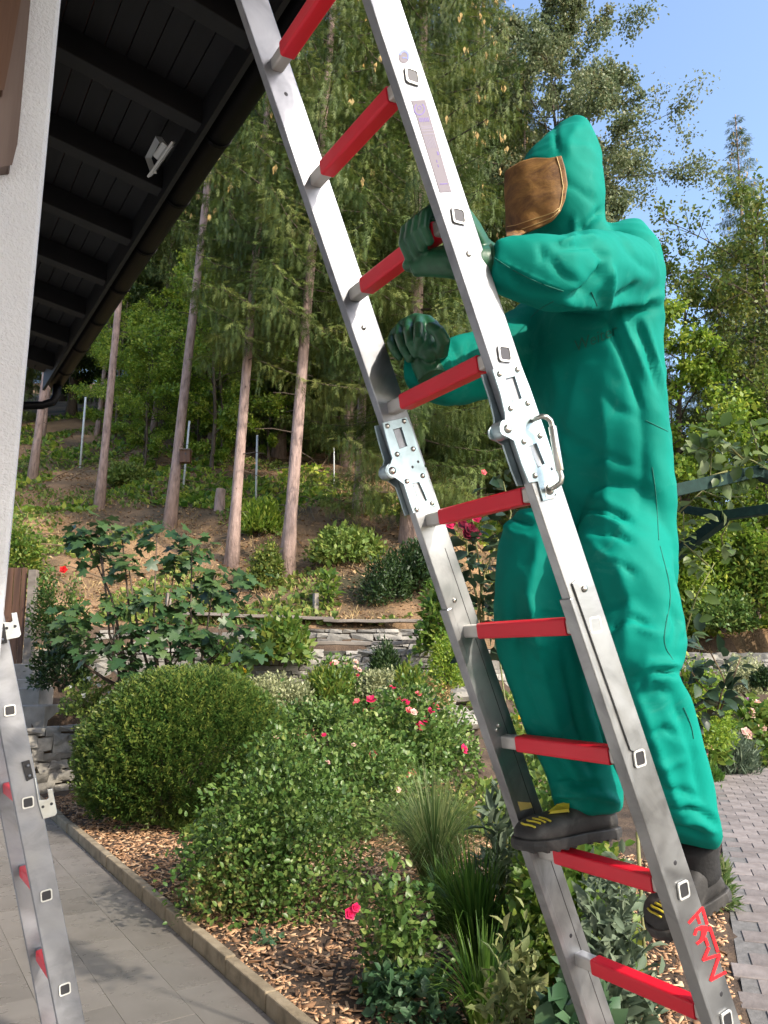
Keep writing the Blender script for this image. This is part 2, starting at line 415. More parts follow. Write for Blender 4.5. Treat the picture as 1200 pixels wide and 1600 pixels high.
def inst(kind, P, D, N, Sc, rnd, wid=None):
    """copies of a leaf template: P base, D length direction, N face normal, Sc size"""
    TV, TF = TPL[kind]; n = len(P)
    D = norm(D); Yv = norm(np.cross(N, D)); Zv = np.cross(D, Yv)
    Sc = np.broadcast_to(np.asarray(Sc, float), (n,)); w = 1. if wid is None else wid
    V = P[:, None, :] + Sc[:, None, None] * (TV[None, :, 0:1] * D[:, None, :] + w * TV[None, :, 1:2] * Yv[:, None, :] + TV[None, :, 2:3] * Zv[:, None, :])
    F = TF[None] + (np.arange(n) * len(TV))[:, None, None]
    return V.reshape(-1, 3), F.reshape(-1, TF.shape[1]), np.repeat(rnd, len(TV))
def fixq(F):
    return F
def cat(parts):
    V = []; F = []; Rr = []; b = 0
    for v, f, r in parts:
        V.append(v); F.append(f + b); Rr.append(r); b += len(v)
    return np.concatenate(V), np.concatenate(F), np.concatenate(Rr)

# ============================================================ SETTING
KERB = 1.68
def wallY(X): return 11.4 + 5.4 * sm((X - .8) / 4.5)
def wallY2(X): return wallY(X) + 1.3
_pl = []
for _x, _y in [(1168, 1594), (1152, 1500), (1140, 1425), (1127, 1312), (1110, 1237), (1122, 1213), (1160, 1203), (1200, 1196)]:
    _q = at_z(_x, _y, 0.); _pl.append(toXY(_q.x, _q.y))
_PY = [0.] + [b for a, b in _pl]; _PX = [1.2] + [a for a, b in _pl]
def path_left(Y):   # left edge of the paved path
    if Y > _PY[-1]: return _PX[-1] + (Y - _PY[-1]) * 2.
    return float(np.interp(Y, _PY, _PX))
def T(n, e):
    X, Y = toXY(n, e)
    y0 = 6.8 + 5.2 * sm((X - .6) / 3.2)
    w1, w2 = wallY(X), wallY2(X)
    z = .06 + 1.05 * sm((Y - y0) / max(2., w1 - y0 + .3))
    if X > 1.5: z = z * sm((X - 1.5) / 2) * .95 + z * (1 - sm((X - 1.5) / 2))
    if Y > w1: z = 1.11 + .62
    if Y > w2: z = 1.73 + .36
    if Y > w2:
        d = Y - w2
        z += .50 * d * (1 - .45 * sm((X - 3) / 8)) - .0 + .12 * math.sin(X * .7 + Y * .5) * sm(d / 3) + .1 * math.sin(X * 1.9 - Y * 1.1) * sm(d / 3)
        if d > 26: z += -(d - 26) * .12
    if n < KERB + .3 and e < 10.3: z = min(z, .05)
    if e < 10.75: z = min(z, .06 + 1.3 * sm((n - 2.75) / 1.1))
    elif n < 2.9: z = max(z, .78)
    if X > path_left(Y) - .3 and X < path_left(Y) + 5 and Y < 12.6: z = min(z, -.06 if X > path_left(Y) + .25 else .003)
    return z
def Tw(X, Y): n, e = fromXY(X, Y); return Vector((n, e, T(n, e)))
def on_ground(px, py, d0=2., d1=90.):
    """first point where the sight line through a pixel meets the terrain"""
    prev = d0; d = d0
    while d < d1:
        p = at_d(px, py, d)
        if p.z < T(p.x, p.y):
            a, b = prev, d
            for _ in range(18):
                mmm = (a + b) / 2; q = at_d(px, py, mmm)
                if q.z < T(q.x, q.y): b = mmm
                else: a = mmm
            p = at_d(px, py, b); return Vector((p.x, p.y, T(p.x, p.y)))
        prev = d; d += .12
    return at_d(px, py, d1)

# terrain sheet, finer near the garden
xs = np.unique(np.concatenate([np.arange(-70, -14, 4.), np.arange(-14, 16, .35), np.arange(16, 90, 4.)]))
ys = np.unique(np.concatenate([np.arange(-30, 1, 3.), np.arange(1, 9, .3), np.arange(9, 19, .13), np.arange(19, 34, .5), np.arange(34, 140, 5.)]))
V = []; 
for Y in ys:
    for X in xs:
        p = Tw(X, Y)
        z = p.z
        if p.x < KERB + .42 and p.y < 10.55: z = -.5
        if Y > wallY2(X): z += .10 * noise.noise(Vector((X * 1.3, Y * 1.3, 0))) + .05 * noise.noise(Vector((X * 4, Y * 4, 2)))
        V.append((p.x, p.y, z))
nx, ny = len(xs), len(ys)
F = [(j * nx + i, j * nx + i + 1, (j + 1) * nx + i + 1, (j + 1) * nx + i) for j in range(ny - 1) for i in range(nx - 1)]
g_hill = mesh_obj('hillside', V, F, None, smooth=True, kind='structure')
g_hill.data.materials.append(M['soil']); g_hill.data.materials.append(M['hill'])
for p in g_hill.data.polygons:
    X, Y = toXY(p.center.x, p.center.y)
    p.material_index = 1 if Y > wallY2(X) + .05 else 0

V = []; F = []; ns_ = list(np.arange(KERB + .05, KERB + 1.0, .07)); es_ = list(np.arange(-3, 10.9, .2))
for e_ in es_:
    for n_ in ns_: V.append((n_, e_, T(n_, e_) + .006 + .012 * noise.noise(Vector((n_ * 6, e_ * 6, 0)))))
for j in range(len(es_) - 1):
    for i in range(len(ns_) - 1): a = j * len(ns_) + i; F.append((a, a + 1, a + 1 + len(ns_), a + len(ns_)))
mesh_obj('garden_bed', V, F, M['soil'], smooth=True, kind='structure')
# patio: grout bed and tiles laid 30 x 60 cm in rows along the eave
g = G(); g.box(-3.4, KERB, -3.4, 10.2, -.3, -.010)
patio = g.obj('patio', M['grout'], kind='structure')
tile_g = G(); tile_g.box(.0, .296, 0, .594, -.03, 0)
tile_me = None
row0 = .517 * EYE - .3 * 8
for i in range(-2, 13):
    n0 = row0 + i * .298
    for j in range(-2, 18):
        e0 = j * .597 + (i % 2) * .298 - .12
        if n0 > KERB - .02 or n0 < -.9 or e0 > 9.9 or e0 < 1.2: continue
        w = min(.294, KERB - .005 - n0)
        if tile_me is None:
            o = mesh_obj('tile', [v for v in tile_g.V], tile_g.F, M['tile'], bevel=0); tile_me = o.data
            o.parent = patio
        else:
            o = bpy.data.objects.new('tile', tile_me); COL.objects.link(o); o.parent = patio
        o.location = (n0, e0, rng.uniform(-.0008, .0008))
        if w < .29: o.scale.x = w / .294
# edging stones along the bed
kb = thing('bed_edging', (KERB, 0, 0), 'low beige stone edging between the grey tiled patio and the bark mulch bed', 'edging')
e = .6; k_me = None
while e < 10.0:
    ln = .5
    g = G(); dz = rng.uniform(-.004, .004); dx = rng.uniform(-.004, .004)
    g.box(KERB + .002 + dx, KERB + .062 + dx, e + .004, e + ln - .004, -.1, .085 + dz)
    g.obj('edging_stone', M['kerb'], kb, bevel=.008); e += ln

# paved path on the right
g = G()
ring = []
pathV = []; pathF = []
path_o = None
ysamp = np.arange(1.0, 13.2, .2)
Lp = [Tw(path_left(Y), Y) for Y in ysamp]; Rp = [Tw(path_left(Y) + 4.6, Y) for Y in ysamp]
V = []
for a, b in zip(Lp, Rp): V += [(a.x, a.y, .007), (b.x, b.y, .007)]
F = [(2 * i, 2 * i + 1, 2 * i + 3, 2 * i + 2) for i in range(len(Lp) - 1)]
path = mesh_obj('path', V, F, M['grout'], kind='structure')
pg = G(); pg.box(.002, .214, .002, .188, -.05, .013)
cands = []
PHI = R(19)
for r_ in range(0, 120):
    for c_ in range(0, 70):
        v = 1.0 + r_ * .19; u = c_ * .216 + (r_ % 2) * .108
        # rows run square to the path's own direction
        # rows run across the path, drifting with its curve
        u2 = u - 2.2; v2 = v - 1.6; X = 1.6 + u2 * math.cos(PHI) + v2 * math.sin(PHI); Y = 1.0 - u2 * math.sin(PHI) + v2 * math.cos(PHI)
        if Y < .8 or Y > 13 or X > path_left(Y) + 4.4 or X < path_left(Y) - .04: continue
        p = Tw(X, Y); q = pix((p.x, p.y, 0)); 
        cands.append((Y, X, Y, q))
cands.sort(key=lambda c: c[0] + (0 if -30 < c[3][0] < 1230 and 1150 < c[3][1] < 1640 else 100))
pme = None; ang = -AZ
for i, (d, X, Y, q) in enumerate(cands):
    if not (-60 < q[0] < 1300 and q[1] < 1720): continue
    p = Tw(X, Y); sl = path_left(Y + .1) - path_left(Y - .1); a = -AZ - PHI
    if i < 300:
        if pme is None:
            o = mesh_obj('paver', pg.V, pg.F, M['paver'], bevel=.004); pme = o.data; o.parent = path
        else:
            o = bpy.data.objects.new('paver', pme); COL.objects.link(o); o.parent = path
            b = o.modifiers.new('bevel', 'BEVEL'); b.width = .004; b.segments = 1
        o.location = (p.x, p.y, rng.uniform(-.002, .002)); o.rotation_euler = (0, 0, a + rng.uniform(-.01, .01))
    elif d < 60:
        cs, sn = math.cos(a), math.sin(a); b0 = len(pathV)
        dz = rng.uniform(-.003, .003)
        for v in pg.V: pathV.append((p.x + v.x * cs - v.y * sn, p.y + v.x * sn + v.y * cs, v.z + dz))
        pathF += [tuple(k + b0 for k in f) for f in pg.F]
if pathV: mesh_obj('distant_pavers', pathV, pathF, M['paver'], path, kind='stuff')

# ------------------------------------------------------------ the house
EAVE_N, EAVE_Z = 1.13, EYE + 2.6
SL = math.tan(R(9))
E0, E1 = -4.6, 7.85
house = thing('house', (0, 3, 0), 'white rendered house at the left edge with a dark timber eave overhead', 'house')
def roofz(n): return EAVE_Z + .04 + (EAVE_N - n) * SL
WN = .121 * 2.0
g = G(); g.box(-3.2, WN, 2.0, 7.55, -.1, roofz(WN) - .02); g.obj('wall', M['stucco'], house, bevel=.012)
g = G(); g.box(-3.5, -3.2, -6, 7.55, -.1, roofz(-3.2) - .02); g.obj('wall', M['stucco'], house)
bm_me = None
n = EAVE_N - .03; i = 0
while n > -3.5:      # boards run along the eave
    g = G(); w = .092
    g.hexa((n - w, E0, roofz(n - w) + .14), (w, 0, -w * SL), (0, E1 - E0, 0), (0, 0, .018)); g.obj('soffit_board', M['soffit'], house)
    n -= w + .006
g = G(); g.hexa((-3.6, E0 - .05, roofz(-3.6) + .165), (EAVE_N + 3.68, 0, -(EAVE_N + 3.68) * SL), (0, E1 - E0 + .1, 0), (0, 0, .05)); g.obj('roof', M['rooftile'], house)
k = -6
while True:          # rafters at the spacing of the gutter brackets
    e = 1.083 * 2.6 + (k) * .25 * 2.6 - .05
    if e > E1 - .1: break
    if e > E0:
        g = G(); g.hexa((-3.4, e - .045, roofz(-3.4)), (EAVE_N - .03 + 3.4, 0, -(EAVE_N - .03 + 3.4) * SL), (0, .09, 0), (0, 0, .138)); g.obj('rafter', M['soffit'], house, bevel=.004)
    k += 1
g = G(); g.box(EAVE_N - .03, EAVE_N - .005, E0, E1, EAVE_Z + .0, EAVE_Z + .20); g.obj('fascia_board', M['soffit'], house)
# half-round gutter, walls have thickness
GR = .075; gc = (EAVE_N + .085, EAVE_Z + .10)
prof = []
for a in np.linspace(math.pi, 2 * math.pi, 15): prof.append((gc[0] + GR * math.cos(a), gc[1] + GR * math.sin(a)))
for a in np.linspace(2 * math.pi, math.pi, 15): prof.append((gc[0] + (GR - .004) * math.cos(a), gc[1] + (GR - .004) * math.sin(a)))
rings = [[Vector((x, e, z)) for x, z in prof] for e in (E0, E1)]
g = G(); g.loft(rings); gut = g.obj('gutter', M['gutter'], house, smooth=False)
for p in gut.data.polygons: p.use_smooth = len(p.vertices) == 4
for k in range(-5, 8):
    e = 1.083 * 2.6 + k * .25 * 2.6
    if e > E1: break
    pr = []
    for a in np.linspace(math.pi * .98, 2 * math.pi, 13): pr.append((gc[0] + (GR + .005) * math.cos(a), gc[1] + (GR + .005) * math.sin(a)))
    for a in np.linspace(2 * math.pi, math.pi * .98, 13): pr.append((gc[0] + (GR + .0005) * math.cos(a), gc[1] + (GR + .0005) * math.sin(a)))
    g = G(); g.loft([[Vector((x, ee, z)) for x, z in pr] for ee in (e - .012, e + .012)]); g.obj('gutter_bracket', M['gutter'], house)
g = G(); g.tube([(gc[0], E1 - .12, gc[1] - .05), (gc[0], E1 - .12, gc[1] - .17), (gc[0] - .03, E1 - .12, gc[1] - .24), (gc[0] - .12, E1 - .12, gc[1] - .29), (.45, E1 - .12, gc[1] - .42), (.32, E1 - .12, gc[1] - .5), (.29, E1 - .12, gc[1] - .62), (.29, E1 - .12, .05)], .04, 14)
g.obj('downpipe', M['gutter'], house, smooth=True)
# weathered timber boards fixed to the wall at top left
def wallpt(px, py, off=0.): return at_e(px, py, 2.0 - off)
g = G(); pts = [wallpt(x, y) for x, y in [(-60, -80), (46, -80), (42, 0), (25, 190), (20, 240), (12, 272), (-60, 285)]]
g.poly(pts, [], (0, -.05, 0)); g.obj('timber_post', M['pinkwood'], house, bevel=.004)
g = G(); pts = [wallpt(x, y, .052) for x, y in [(-60, -80), (34, -80), (30, 0), (12, 100), (2, 150), (-60, 160)]]
g.poly(pts, [], (0, -.03, 0)); g.obj('timber_board', M['brownwood'], house, bevel=.003)
# white lamp on a bracket under the eave
fl = thing('flood_light', tuple(at_z(236, 240, EAVE_Z + .0)), 'white flood light on a bent bracket under the dark eave', 'lamp')
def ceil_pt(px, py, z): return at_z(px, py, z)
zz = EAVE_Z - .02
Pa, Pb = at_z(232, 278, zz - .06), at_z(271, 223, zz + .02)
ax = (Pb - Pa); up_ = Vector((0, 0, 1)); side = ax.cross(up_).normalized()
g = G()
def slab(g, o, a, b, c): g.hexa(o, a, b, c)
bd = (at_z(262, 250, zz - .03) - (Pa + Pb) / 2); bd = bd.normalized()
nrm = ax.cross(bd).normalized()
if nrm.z < 0: nrm = -nrm
wv = (ray(250, 250).normalized() + Vector((.10, -.02, .08))).normalized() * .13
nrm = ax.cross(wv).normalized(); nrm = nrm if nrm.z > 0 else -nrm
g.hexa(Pa, ax, wv, nrm * .012); g.obj('lamp_body', M['lamp_white'], fl, bevel=.003)
g = G(); g.hexa(Pa + ax * .06 + wv * .08 - nrm * .002, ax * .88, wv * .84, -nrm * .004); g.obj('lamp_glass', M['lamp_glass'], fl)
g = G(); g.hexa(Pa + ax * .45 + wv * .1 + nrm * .012, ax * .4, wv * .5, nrm * .035); g.obj('lamp_driver', M['lamp_white'], fl, bevel=.008)
c1 = Pa + ax * .12 + wv * .2 + nrm * .01; c2 = Pa + ax * .72 + wv * .2 + nrm * .02
b1 = at_z(227, 246, zz + .10); b2 = at_z(243, 214, zz + .13)
for a, b in ((c1, b1), (b1, b2), (b2, c2)):
    d = (b - a); s_ = Vector((.03, -.012, 0)); t_ = d.cross(s_).normalized() * .004
    g = G(); g.hexa(a - d.normalized() * .002, d, s_, t_); g.obj('lamp_bracket', M['lamp_white'], fl)
# timber gate panel with grey post and concrete steps
fence = thing('timber_gate', tuple(at_d(30, 1035, 10.9)), 'brown vertical board gate panel with grey post above the concrete steps', 'gate')
def tg(px, py, d=10.9): return at_d(px, py, d)
xs_ = [-30, -16, -3, 10, 22, 34, 43]
for a, b in zip(xs_[:-1], xs_[1:]):
    g = G(); sl_ = .09
    def pp(x, y, d=10.9): return tg(x + (885 - y) * .06, y, d)
    pts = [pp(a + .6, 887), pp(b - .6, 887), pp(b - .6, 1037), pp(a + .6, 1037)]
    fwd = Vector((SA, CA, 0)) * .025
    g.poly(pts, [], fwd); g.obj('gate_board', M['brownwood'], fence, bevel=.003)
g = G(); pts = [tg(44.5, 890, 10.85), tg(57, 890, 10.85), tg(48, 1040, 10.85), tg(34.5, 1040, 10.85)]
g.poly(pts, [], Vector((SA, CA, 0)) * .1); g.obj('gate_post', M['greywood'], fence, bevel=.005)
steps = thing('garden_steps', tuple(at_d(50, 1130, 9.9)), 'grey concrete steps climbing beside the wooden gate', 'steps')
for (x1, yt, yb, d) in [(52, 1040, 1066, 10.8), (60, 1064, 1078, 10.6), (62, 1078, 1106, 10.35), (71, 1106, 1142, 10.0)]:
    a = at_d(-60, yt, d); b = at_d(x1, yt, d); c = at_d(x1, yb, d)
    g = G(); g.hexa(Vector((a.x, a.y, c.z)), Vector((b.x - a.x, b.y - a.y, 0)), Vector((SA, CA, 0)) * .45, (0, 0, a.z - c.z + .02)); g.obj('step', M['concrete'], steps, bevel=.008)

# ------------------------------------------------------------ dry-stone walls
def stone_block(g, o, ax_, ln, dp, z0, h):
    """irregular block: ax_ along the wall, dp inwards"""
    ax_ = Vector(ax_); inn = Vector((-ax_.y, ax_.x, 0))
    P = []
    for zt in (0, 1):
        for (a, b) in ((0, 0), (1, 0), (1, 1), (0, 1)):
            j = lambda s: rng.uniform(-s, s)
            P.append(o + ax_ * (a * ln + j(min(.03, ln * .1))) + inn * (b * dp + (j(.028) if b == 0 else 0)) + Vector((0, 0, z0 + zt * h + j(h * .17))))
    # front bulge point
    c = (P[0] + P[1] + P[4] + P[5]) / 4 - inn * rng.uniform(.004, .02)
    b0 = len(g.V); g.V += P + [c]
    for f in [(0, 3, 2, 1), (4, 5, 6, 7), (1, 2, 6, 5), (2, 3, 7, 6), (3, 0, 4, 7), (0, 1, 8), (1, 5, 8), (5, 4, 8), (4, 0, 8)]:
        g.F.append(tuple(b0 + i for i in f))
def stone_wall(name, label, pts, h_of, course=(.045, .14), length=(.12, .46), limit=300, lean=.02):
    """pts: ground polyline (Vectors, bottom); h_of(t) height"""
    root = thing(name, tuple(pts[0]), label, 'stone wall')
    core = G(); rest = G(); cnt = 0
    for a, b in zip(pts[:-1], pts[1:]):
        d = Vector((b.x - a.x, b.y - a.y, 0)); Ls = d.length; ax_ = d.normalized(); inn = Vector((-ax_.y, ax_.x, 0))
        h = h_of
        core.hexa(Vector((a.x, a.y, min(a.z, b.z) - .1)) + inn * .06, d, inn * .3, (0, 0, h + .06))
        z = 0.
        while z < h - .02:
            ch = min(rng.uniform(*course), h - z + .02); x = rng.uniform(-.1, 0)
            while x < Ls:
                ln = rng.uniform(*length) * (1 if ch > .1 else .8)
                zb = a.z + (b.z - a.z) * min(1, max(0, x / Ls))
                gg = G(); sub = ch * (1 - .12)
                stone_block(gg, Vector((a.x, a.y, 0)) + ax_ * x + inn * lean * z, ax_, ln - .012, .16, zb + z, sub)
                if cnt < limit: gg.obj('stone', M['stone'], root)
                else: rest.add(gg.V, gg.F)
                cnt += 1; x += ln
            z += ch
    core.obj('wall_core', M['soil'], root)
    if rest.V: rest.obj('stone_infill', M['stone'], root, kind='stuff')
    return root
def wline(fy, X0, X1, st, zb):
    r_ = []; X = X0
    while X <= X1 + 1e-6:
        n_, e_ = fromXY(X, fy(X)); r_.append(Vector((n_, e_, zb))); X += st
    return r_
stone_wall('lower_terrace_wall', 'lower grey dry stone terrace wall behind the fig tree and the shrubs', wline(wallY, -5.6, 1.9, .75, 1.05), .70, limit=300)
stone_wall('upper_terrace_wall', 'upper dry stone terrace wall under the long silver plank', wline(wallY2, -4.6, 1.4, .75, 1.68), .40, limit=300)
stone_wall('far_path_wall', 'pale rubble wall at the right edge beyond the curving path', wline(wallY, 4.2, 10.2, .75, 1.0), .75, course=(.09, .17), limit=260)
a = at_z(0, 1240, .0); 
stone_wall('steps_wall', 'rounded grey stone wall below the concrete steps at the patio end', [Vector((.9, 10.25, 0)), Vector((1.5, 10.15, 0)), Vector((1.95, 10.2, 0)), Vector((2.4, 10.3, 0)), Vector((2.9, 10.45, .02)), Vector((3.3, 10.7, .1))], .80, course=(.08, .2), length=(.15, .38), limit=120)
# loose rockery stones in the bed
def rock(name, c, r, label, group):
    me_r = bmesh.new(); bmesh.ops.create_icosphere(me_r, subdivisions=2, radius=1)
    sc = Vector((rng.uniform(.8, 1.3), rng.uniform(.8, 1.2), rng.uniform(.35, .6)))
    sd_ = Vector(rng.uniform(0, 50, 3))
    for v in me_r.verts:
        d = 1 + .35 * noise.noise(v.co * 1.1 + sd_); q = Vector((v.co.x * sc.x, v.co.y * sc.y, v.co.z * sc.z)) * d
        q = Vector((round(q.x * 3.2) / 3.2 * .45 + q.x * .55, round(q.y * 3.2) / 3.2 * .45 + q.y * .55, round(q.z * 4) / 4 * .5 + q.z * .5)); v.co = q * r
    me = bpy.data.meshes.new(name); me_r.to_mesh(me); me_r.free(); me.materials.append(M['stone'])
    o = bpy.data.objects.new(name, me); COL.objects.link(o); o.location = c; o.rotation_euler.z = rng.uniform(0, 6)
    return tag(o, label, 'rock', group)
for i, (px, py, r) in enumerate([(398, 1092, .26), (420, 1112, .24), (372, 1118, .22), (405, 1075, .2), (452, 1098, .2), (716, 1085, .3), (742, 1078, .26), (700, 1108, .26), (722, 1128, .3), (745, 1118, .22), (690, 1092, .2), (480, 1088, .17)]):
    p = on_ground(px, py + 12)
    rock('rock', (p.x, p.y, p.z + r * .28), r, 'grey rockery stone low in the bed ' + ('beside the yew bush' if px < 500 else 'behind the rose bushes near the left rail'), 'rockery stones ' + ('by the yew' if px < 500 else 'behind the roses'))
# weathered planks lying on the terraces
def plank(px0, py0, px1, py1, d, label, th=.05, dp=.28):
    a = at_d(px0, py0, d); b = at_d(px1, py1, d); ax_ = b - a; ax_.z = 0
    g = G(); m_ = 7; ra = []; inn = Vector((-ax_.y, ax_.x, 0)).normalized()
    for i in range(m_ + 1):
        c = a.lerp(b, i / m_) + Vector((0, 0, rng.uniform(-.012, .012))); w = dp * (1 if 0 < i < m_ else .8)
        j = rng.uniform(-.03, .03)
        ra.append([c + inn * j, c + inn * w, c + inn * w + Vector((0, 0, th)), c + inn * j + Vector((0, 0, th))])
    g.loft(ra); o = g.obj('plank', M['greywood'], bevel=.006); tag(o, label, 'plank', 'weathered planks along the terrace walls'); return o
plank(270, 960, 520, 968, 12.75, 'longer silver plank on the upper terrace behind the fig leaves')
plank(505, 972, 672, 972, 12.7, 'silver plank on the upper terrace wall left of the ladder rail')
plank(462, 1008, 676, 1006, 11.45, 'grey bench plank lying along the lower terrace wall top')
plank(300, 1006, 428, 1010, 11.4, 'short dark bench plank under the grape vine')

# ============================================================ LADDER (world frame: s up the rail, w through it, e along the rungs)
def rounded(cx, cy, hx, hy, r, k=3):
    out = []
    for sx, sy, a0 in ((1, 1, 0), (-1, 1, 90), (-1, -1, 180), (1, -1, 270)):
        for i in range(k + 1):
            a = R(a0 + 90 * i / k); out.append((cx + sx * (hx - r) + r * math.cos(a), cy + sy * (hy - r) + r * math.sin(a)))
    return out
def apply_bool(o, cutters):
    for c in cutters:
        md = o.modifiers.new('cut', 'BOOLEAN'); md.operation = 'DIFFERENCE'; md.object = c; md.solver = 'EXACT'
    dg = bpy.context.evaluated_depsgraph_get(); dg.update()
    me = bpy.data.meshes.new_from_object(o.evaluated_get(dg)); old = o.data
    o.modifiers.clear(); o.data = me
    for c in cutters: bpy.data.objects.remove(c)
class Ladder:
    def __init__(s, th, n0, eR, W_, t, eL, sv, rot=0., piv=None):
        s.th, s.n0, s.eR, s.W, s.t, s.eL = th, n0, eR, W_, t, eL
        s.rot = rot; s.piv = piv
        s.d = s.v(0, 0, 0)
    def p(s, a, w, e):
        q = Vector((s.n0 - math.sin(s.th) * a + math.cos(s.th) * w, e, EYE + math.cos(s.th) * a + math.sin(s.th) * w))
        if s.rot:
            c = s.piv; dx, dy = q.x - c.x, q.y - c.y; cr, sr = math.cos(s.rot), math.sin(s.rot)
            q = Vector((c.x + dx * cr - dy * sr, c.y + dx * sr + dy * cr, q.z))
        return q
    def v(s, a, w, e): return s.p(a, w, e) - s.p(0, 0, 0)
    def inv(s, px, py, e):
        """pixel -> (a, w) on the plane of rail face e (unrotated ladder)"""
        q = at_e(px, py, e); x = q.x - s.n0; z = q.z - EYE
        return (-math.sin(s.th) * x + math.cos(s.th) * z, math.cos(s.th) * x + math.sin(s.th) * z)
    def hexa(s, g, a0, a1, w0, w1, e0, e1):
        o = s.p(a0, w0, e0); return g.hexa(o, s.v(a1 - a0, 0, 0) - s.v(0, 0, 0), s.p(a0, w1, e0) - o, s.p(a0, w0, e1) - o)
    def plate(s, g, pts, e0, e1, holes=()):
        P = [s.p(a, w, e0) for a, w in pts]; H = [[s.p(a, w, e0) for a, w in h] for h in holes]
        return g.poly(P, H, s.p(0, 0, e1) - s.p(0, 0, e0))
def build_rail(Ld, root, name, a0, a1, e0, e1, W_, holes, m, hole_e, ch=.0):
    g = G(); o = Ld.p(a0, -W_ / 2, e0)
    g.hexa(o, Ld.p(a1, -W_ / 2, e0) - o, Ld.p(a0, W_ / 2, e0) - o, Ld.p(a0, -W_ / 2, e1) - o)
    ob = g.obj(name, m, root, bevel=.0022)
    return ob
def bolt(Ld, root, a, w, e, sgn, r=.0075, h=.006, m=None, name='rivet'):
    g = G(); o = Ld.p(a, w, e); dr = (Ld.p(0, 0, 1) - Ld.p(0, 0, 0)) * sgn
    g.tube([o - dr * .001, o + dr * h * .35, o + dr * h * .8, o + dr * h], [r, r, r * .8, r * .35], 12)
    return g.obj(name, m or M['steel'], root, smooth=True)

TH = R(22.6)
LA = Ladder(TH, 1.2086, 1.058, .078, .0225, 1.4467, 0)
A9 = -.7663               # distance along the rail of the ninth rung
foot_a = -(EYE - .0) / math.cos(TH)
top_a = 2.62 / math.cos(TH)
lad = thing('ladder', tuple(LA.p(foot_a, 0, 1.25)), 'tall hinged aluminium ladder with red gripped rungs that the person in green climbs', 'ladder')
A_H = A9 + .28 * 4.45     # hinge between rungs
Wd = .078
jr = LA.inv(920, 960, LA.eR)[0]
for (nm, e0, e1) in (('right', LA.eR, LA.eR + .0225), ('left', LA.eL, LA.eL + .0225)):
    build_rail(LA, lad, 'rail', foot_a + .03, A_H - .002, e0, e1, Wd, [], M['alu_dull'], e0)
    build_rail(LA, lad, 'rail', A_H + .002, top_a, e0, e1, Wd, [], M['alu'], e0)
    g = G(); LA.hexa(g, foot_a, foot_a + .07, -Wd / 2 - .004, Wd / 2 + .004, e0 - .004, e1 + .004); g.obj('rubber_foot', M['plastic'], lad, bevel=.004)
# inner channel lips on the inside of the lower left rail, groove shade painted as a dark strip down the web
for w_, wd in ((.012, .0014),):
    g = G(); LA.hexa(g, foot_a + .1, A_H - .2, w_, w_ + wd, LA.eL - .0006, LA.eL + .001); g.obj('rail_groove_shade', M['hole_shade'], lad)
g = G(); LA.hexa(g, foot_a + .05, A9 + .28 * 3.25, -Wd / 2 - .0045, -Wd / 2 + .012, LA.eL - .003, LA.eL + .0265); g.obj('outer_channel', M['alu_dull'], lad, bevel=.002)
g = G(); LA.hexa(g, foot_a + .05, A9 + .28 * 3.25, -Wd / 2 - .004, -Wd / 2 + .006, LA.eR - .003, LA.eR + .0265); g.obj('outer_channel', M['alu_dull'], lad, bevel=.002)
def rung(Ld, root, a, m_end, e0, e1, k, grip=(.052, .060)):
    c0 = Ld.p(a, 0, e0); c1 = Ld.p(a, 0, e1)
    nx_ = Ld.v(0, 1, 0) - Ld.v(0, 0, 0); ez = (c1 - c0).normalized()
    rt = R(-8); ux = Vector((1, 0, 0)); 
    if Ld.rot: ux = Vector((math.cos(Ld.rot), math.sin(Ld.rot), 0))
    ux = (ux * math.cos(rt) + Vector((0, 0, 1)) * math.sin(-rt)); uz = ez.cross(ux); uz = uz if uz.z > 0 else -uz
    def ring(c, hx, hz, r): return [c + ux * x + uz * z for x, z in rounded(0, 0, hx, hz, r)]
    g = G(); ca, cb = c0 - ez * .003, c1 + ez * .003
    g.loft([ring(ca, .0150, .0150, .005), ring(cb, .0150, .0150, .005)]); ro = g.obj('rung', m_end, root, bevel=0)
    g = G(); ga, gb = c0 + ez * grip[1], c1 - ez * grip[0]
    g.loft([ring(ga, .0185, .0180, .006), ring(gb, .0185, .0180, .006)]); g.obj('rung_grip', M['red'], ro, bevel=.0018)
    # raised lip round the open end of the tube in the rail face
    g = G(); f0 = ring(ca + ez * .001, .0165, .0165, .006); f1 = ring(ca - ez * .002, .0165, .0165, .006); f2 = ring(ca - ez * .002, .0128, .0128, .0045); f3 = ring(ca + ez * .001, .0128, .0128, .0045)
    g.loft([f0, f1, f2, f3], cap=False); g.obj('rung_rim', M['rim'], ro, smooth=False)
    g = G(); g.loft([ring(ca - ez * .0006, .0128, .0128, .0045), ring(ca + ez * .002, .0128, .0128, .0045)]); g.obj('rung_hole_shade', M['hole_shade'], ro)  # dark plate over the closed tube end, painting the shade inside it
    return ro
for k in range(-4, 12):
    a = A9 + .28 * k
    if a < foot_a + .15 or a > top_a - .1: continue
    if abs(a - A_H) < .06: continue
    rung(LA, lad, a, M['rung_end'], LA.eR + .0, LA.eL + .0005, k)
# dark discs painting the shade in bolt holes, then bolts
for px, py, e in [(447, 147, LA.eL), (892, 1462, LA.eL), (1055, 1348, LA.eR), (1127, 1553, LA.eR)]:
    a, w = LA.inv(px, py, e); bolt(LA, lad, a, w, e, -1, .005, .0006, M['hole_shade'], 'bolt_hole_shade')
for px, py, e in [(568, 512, LA.eL), (732, 397, LA.eR), (710, 938, LA.eL), (779, 1133, LA.eL), (776, 1140, LA.eL)]:
    a, w = LA.inv(px, py, e); bolt(LA, lad, a, w, e, -1, .006, .004)
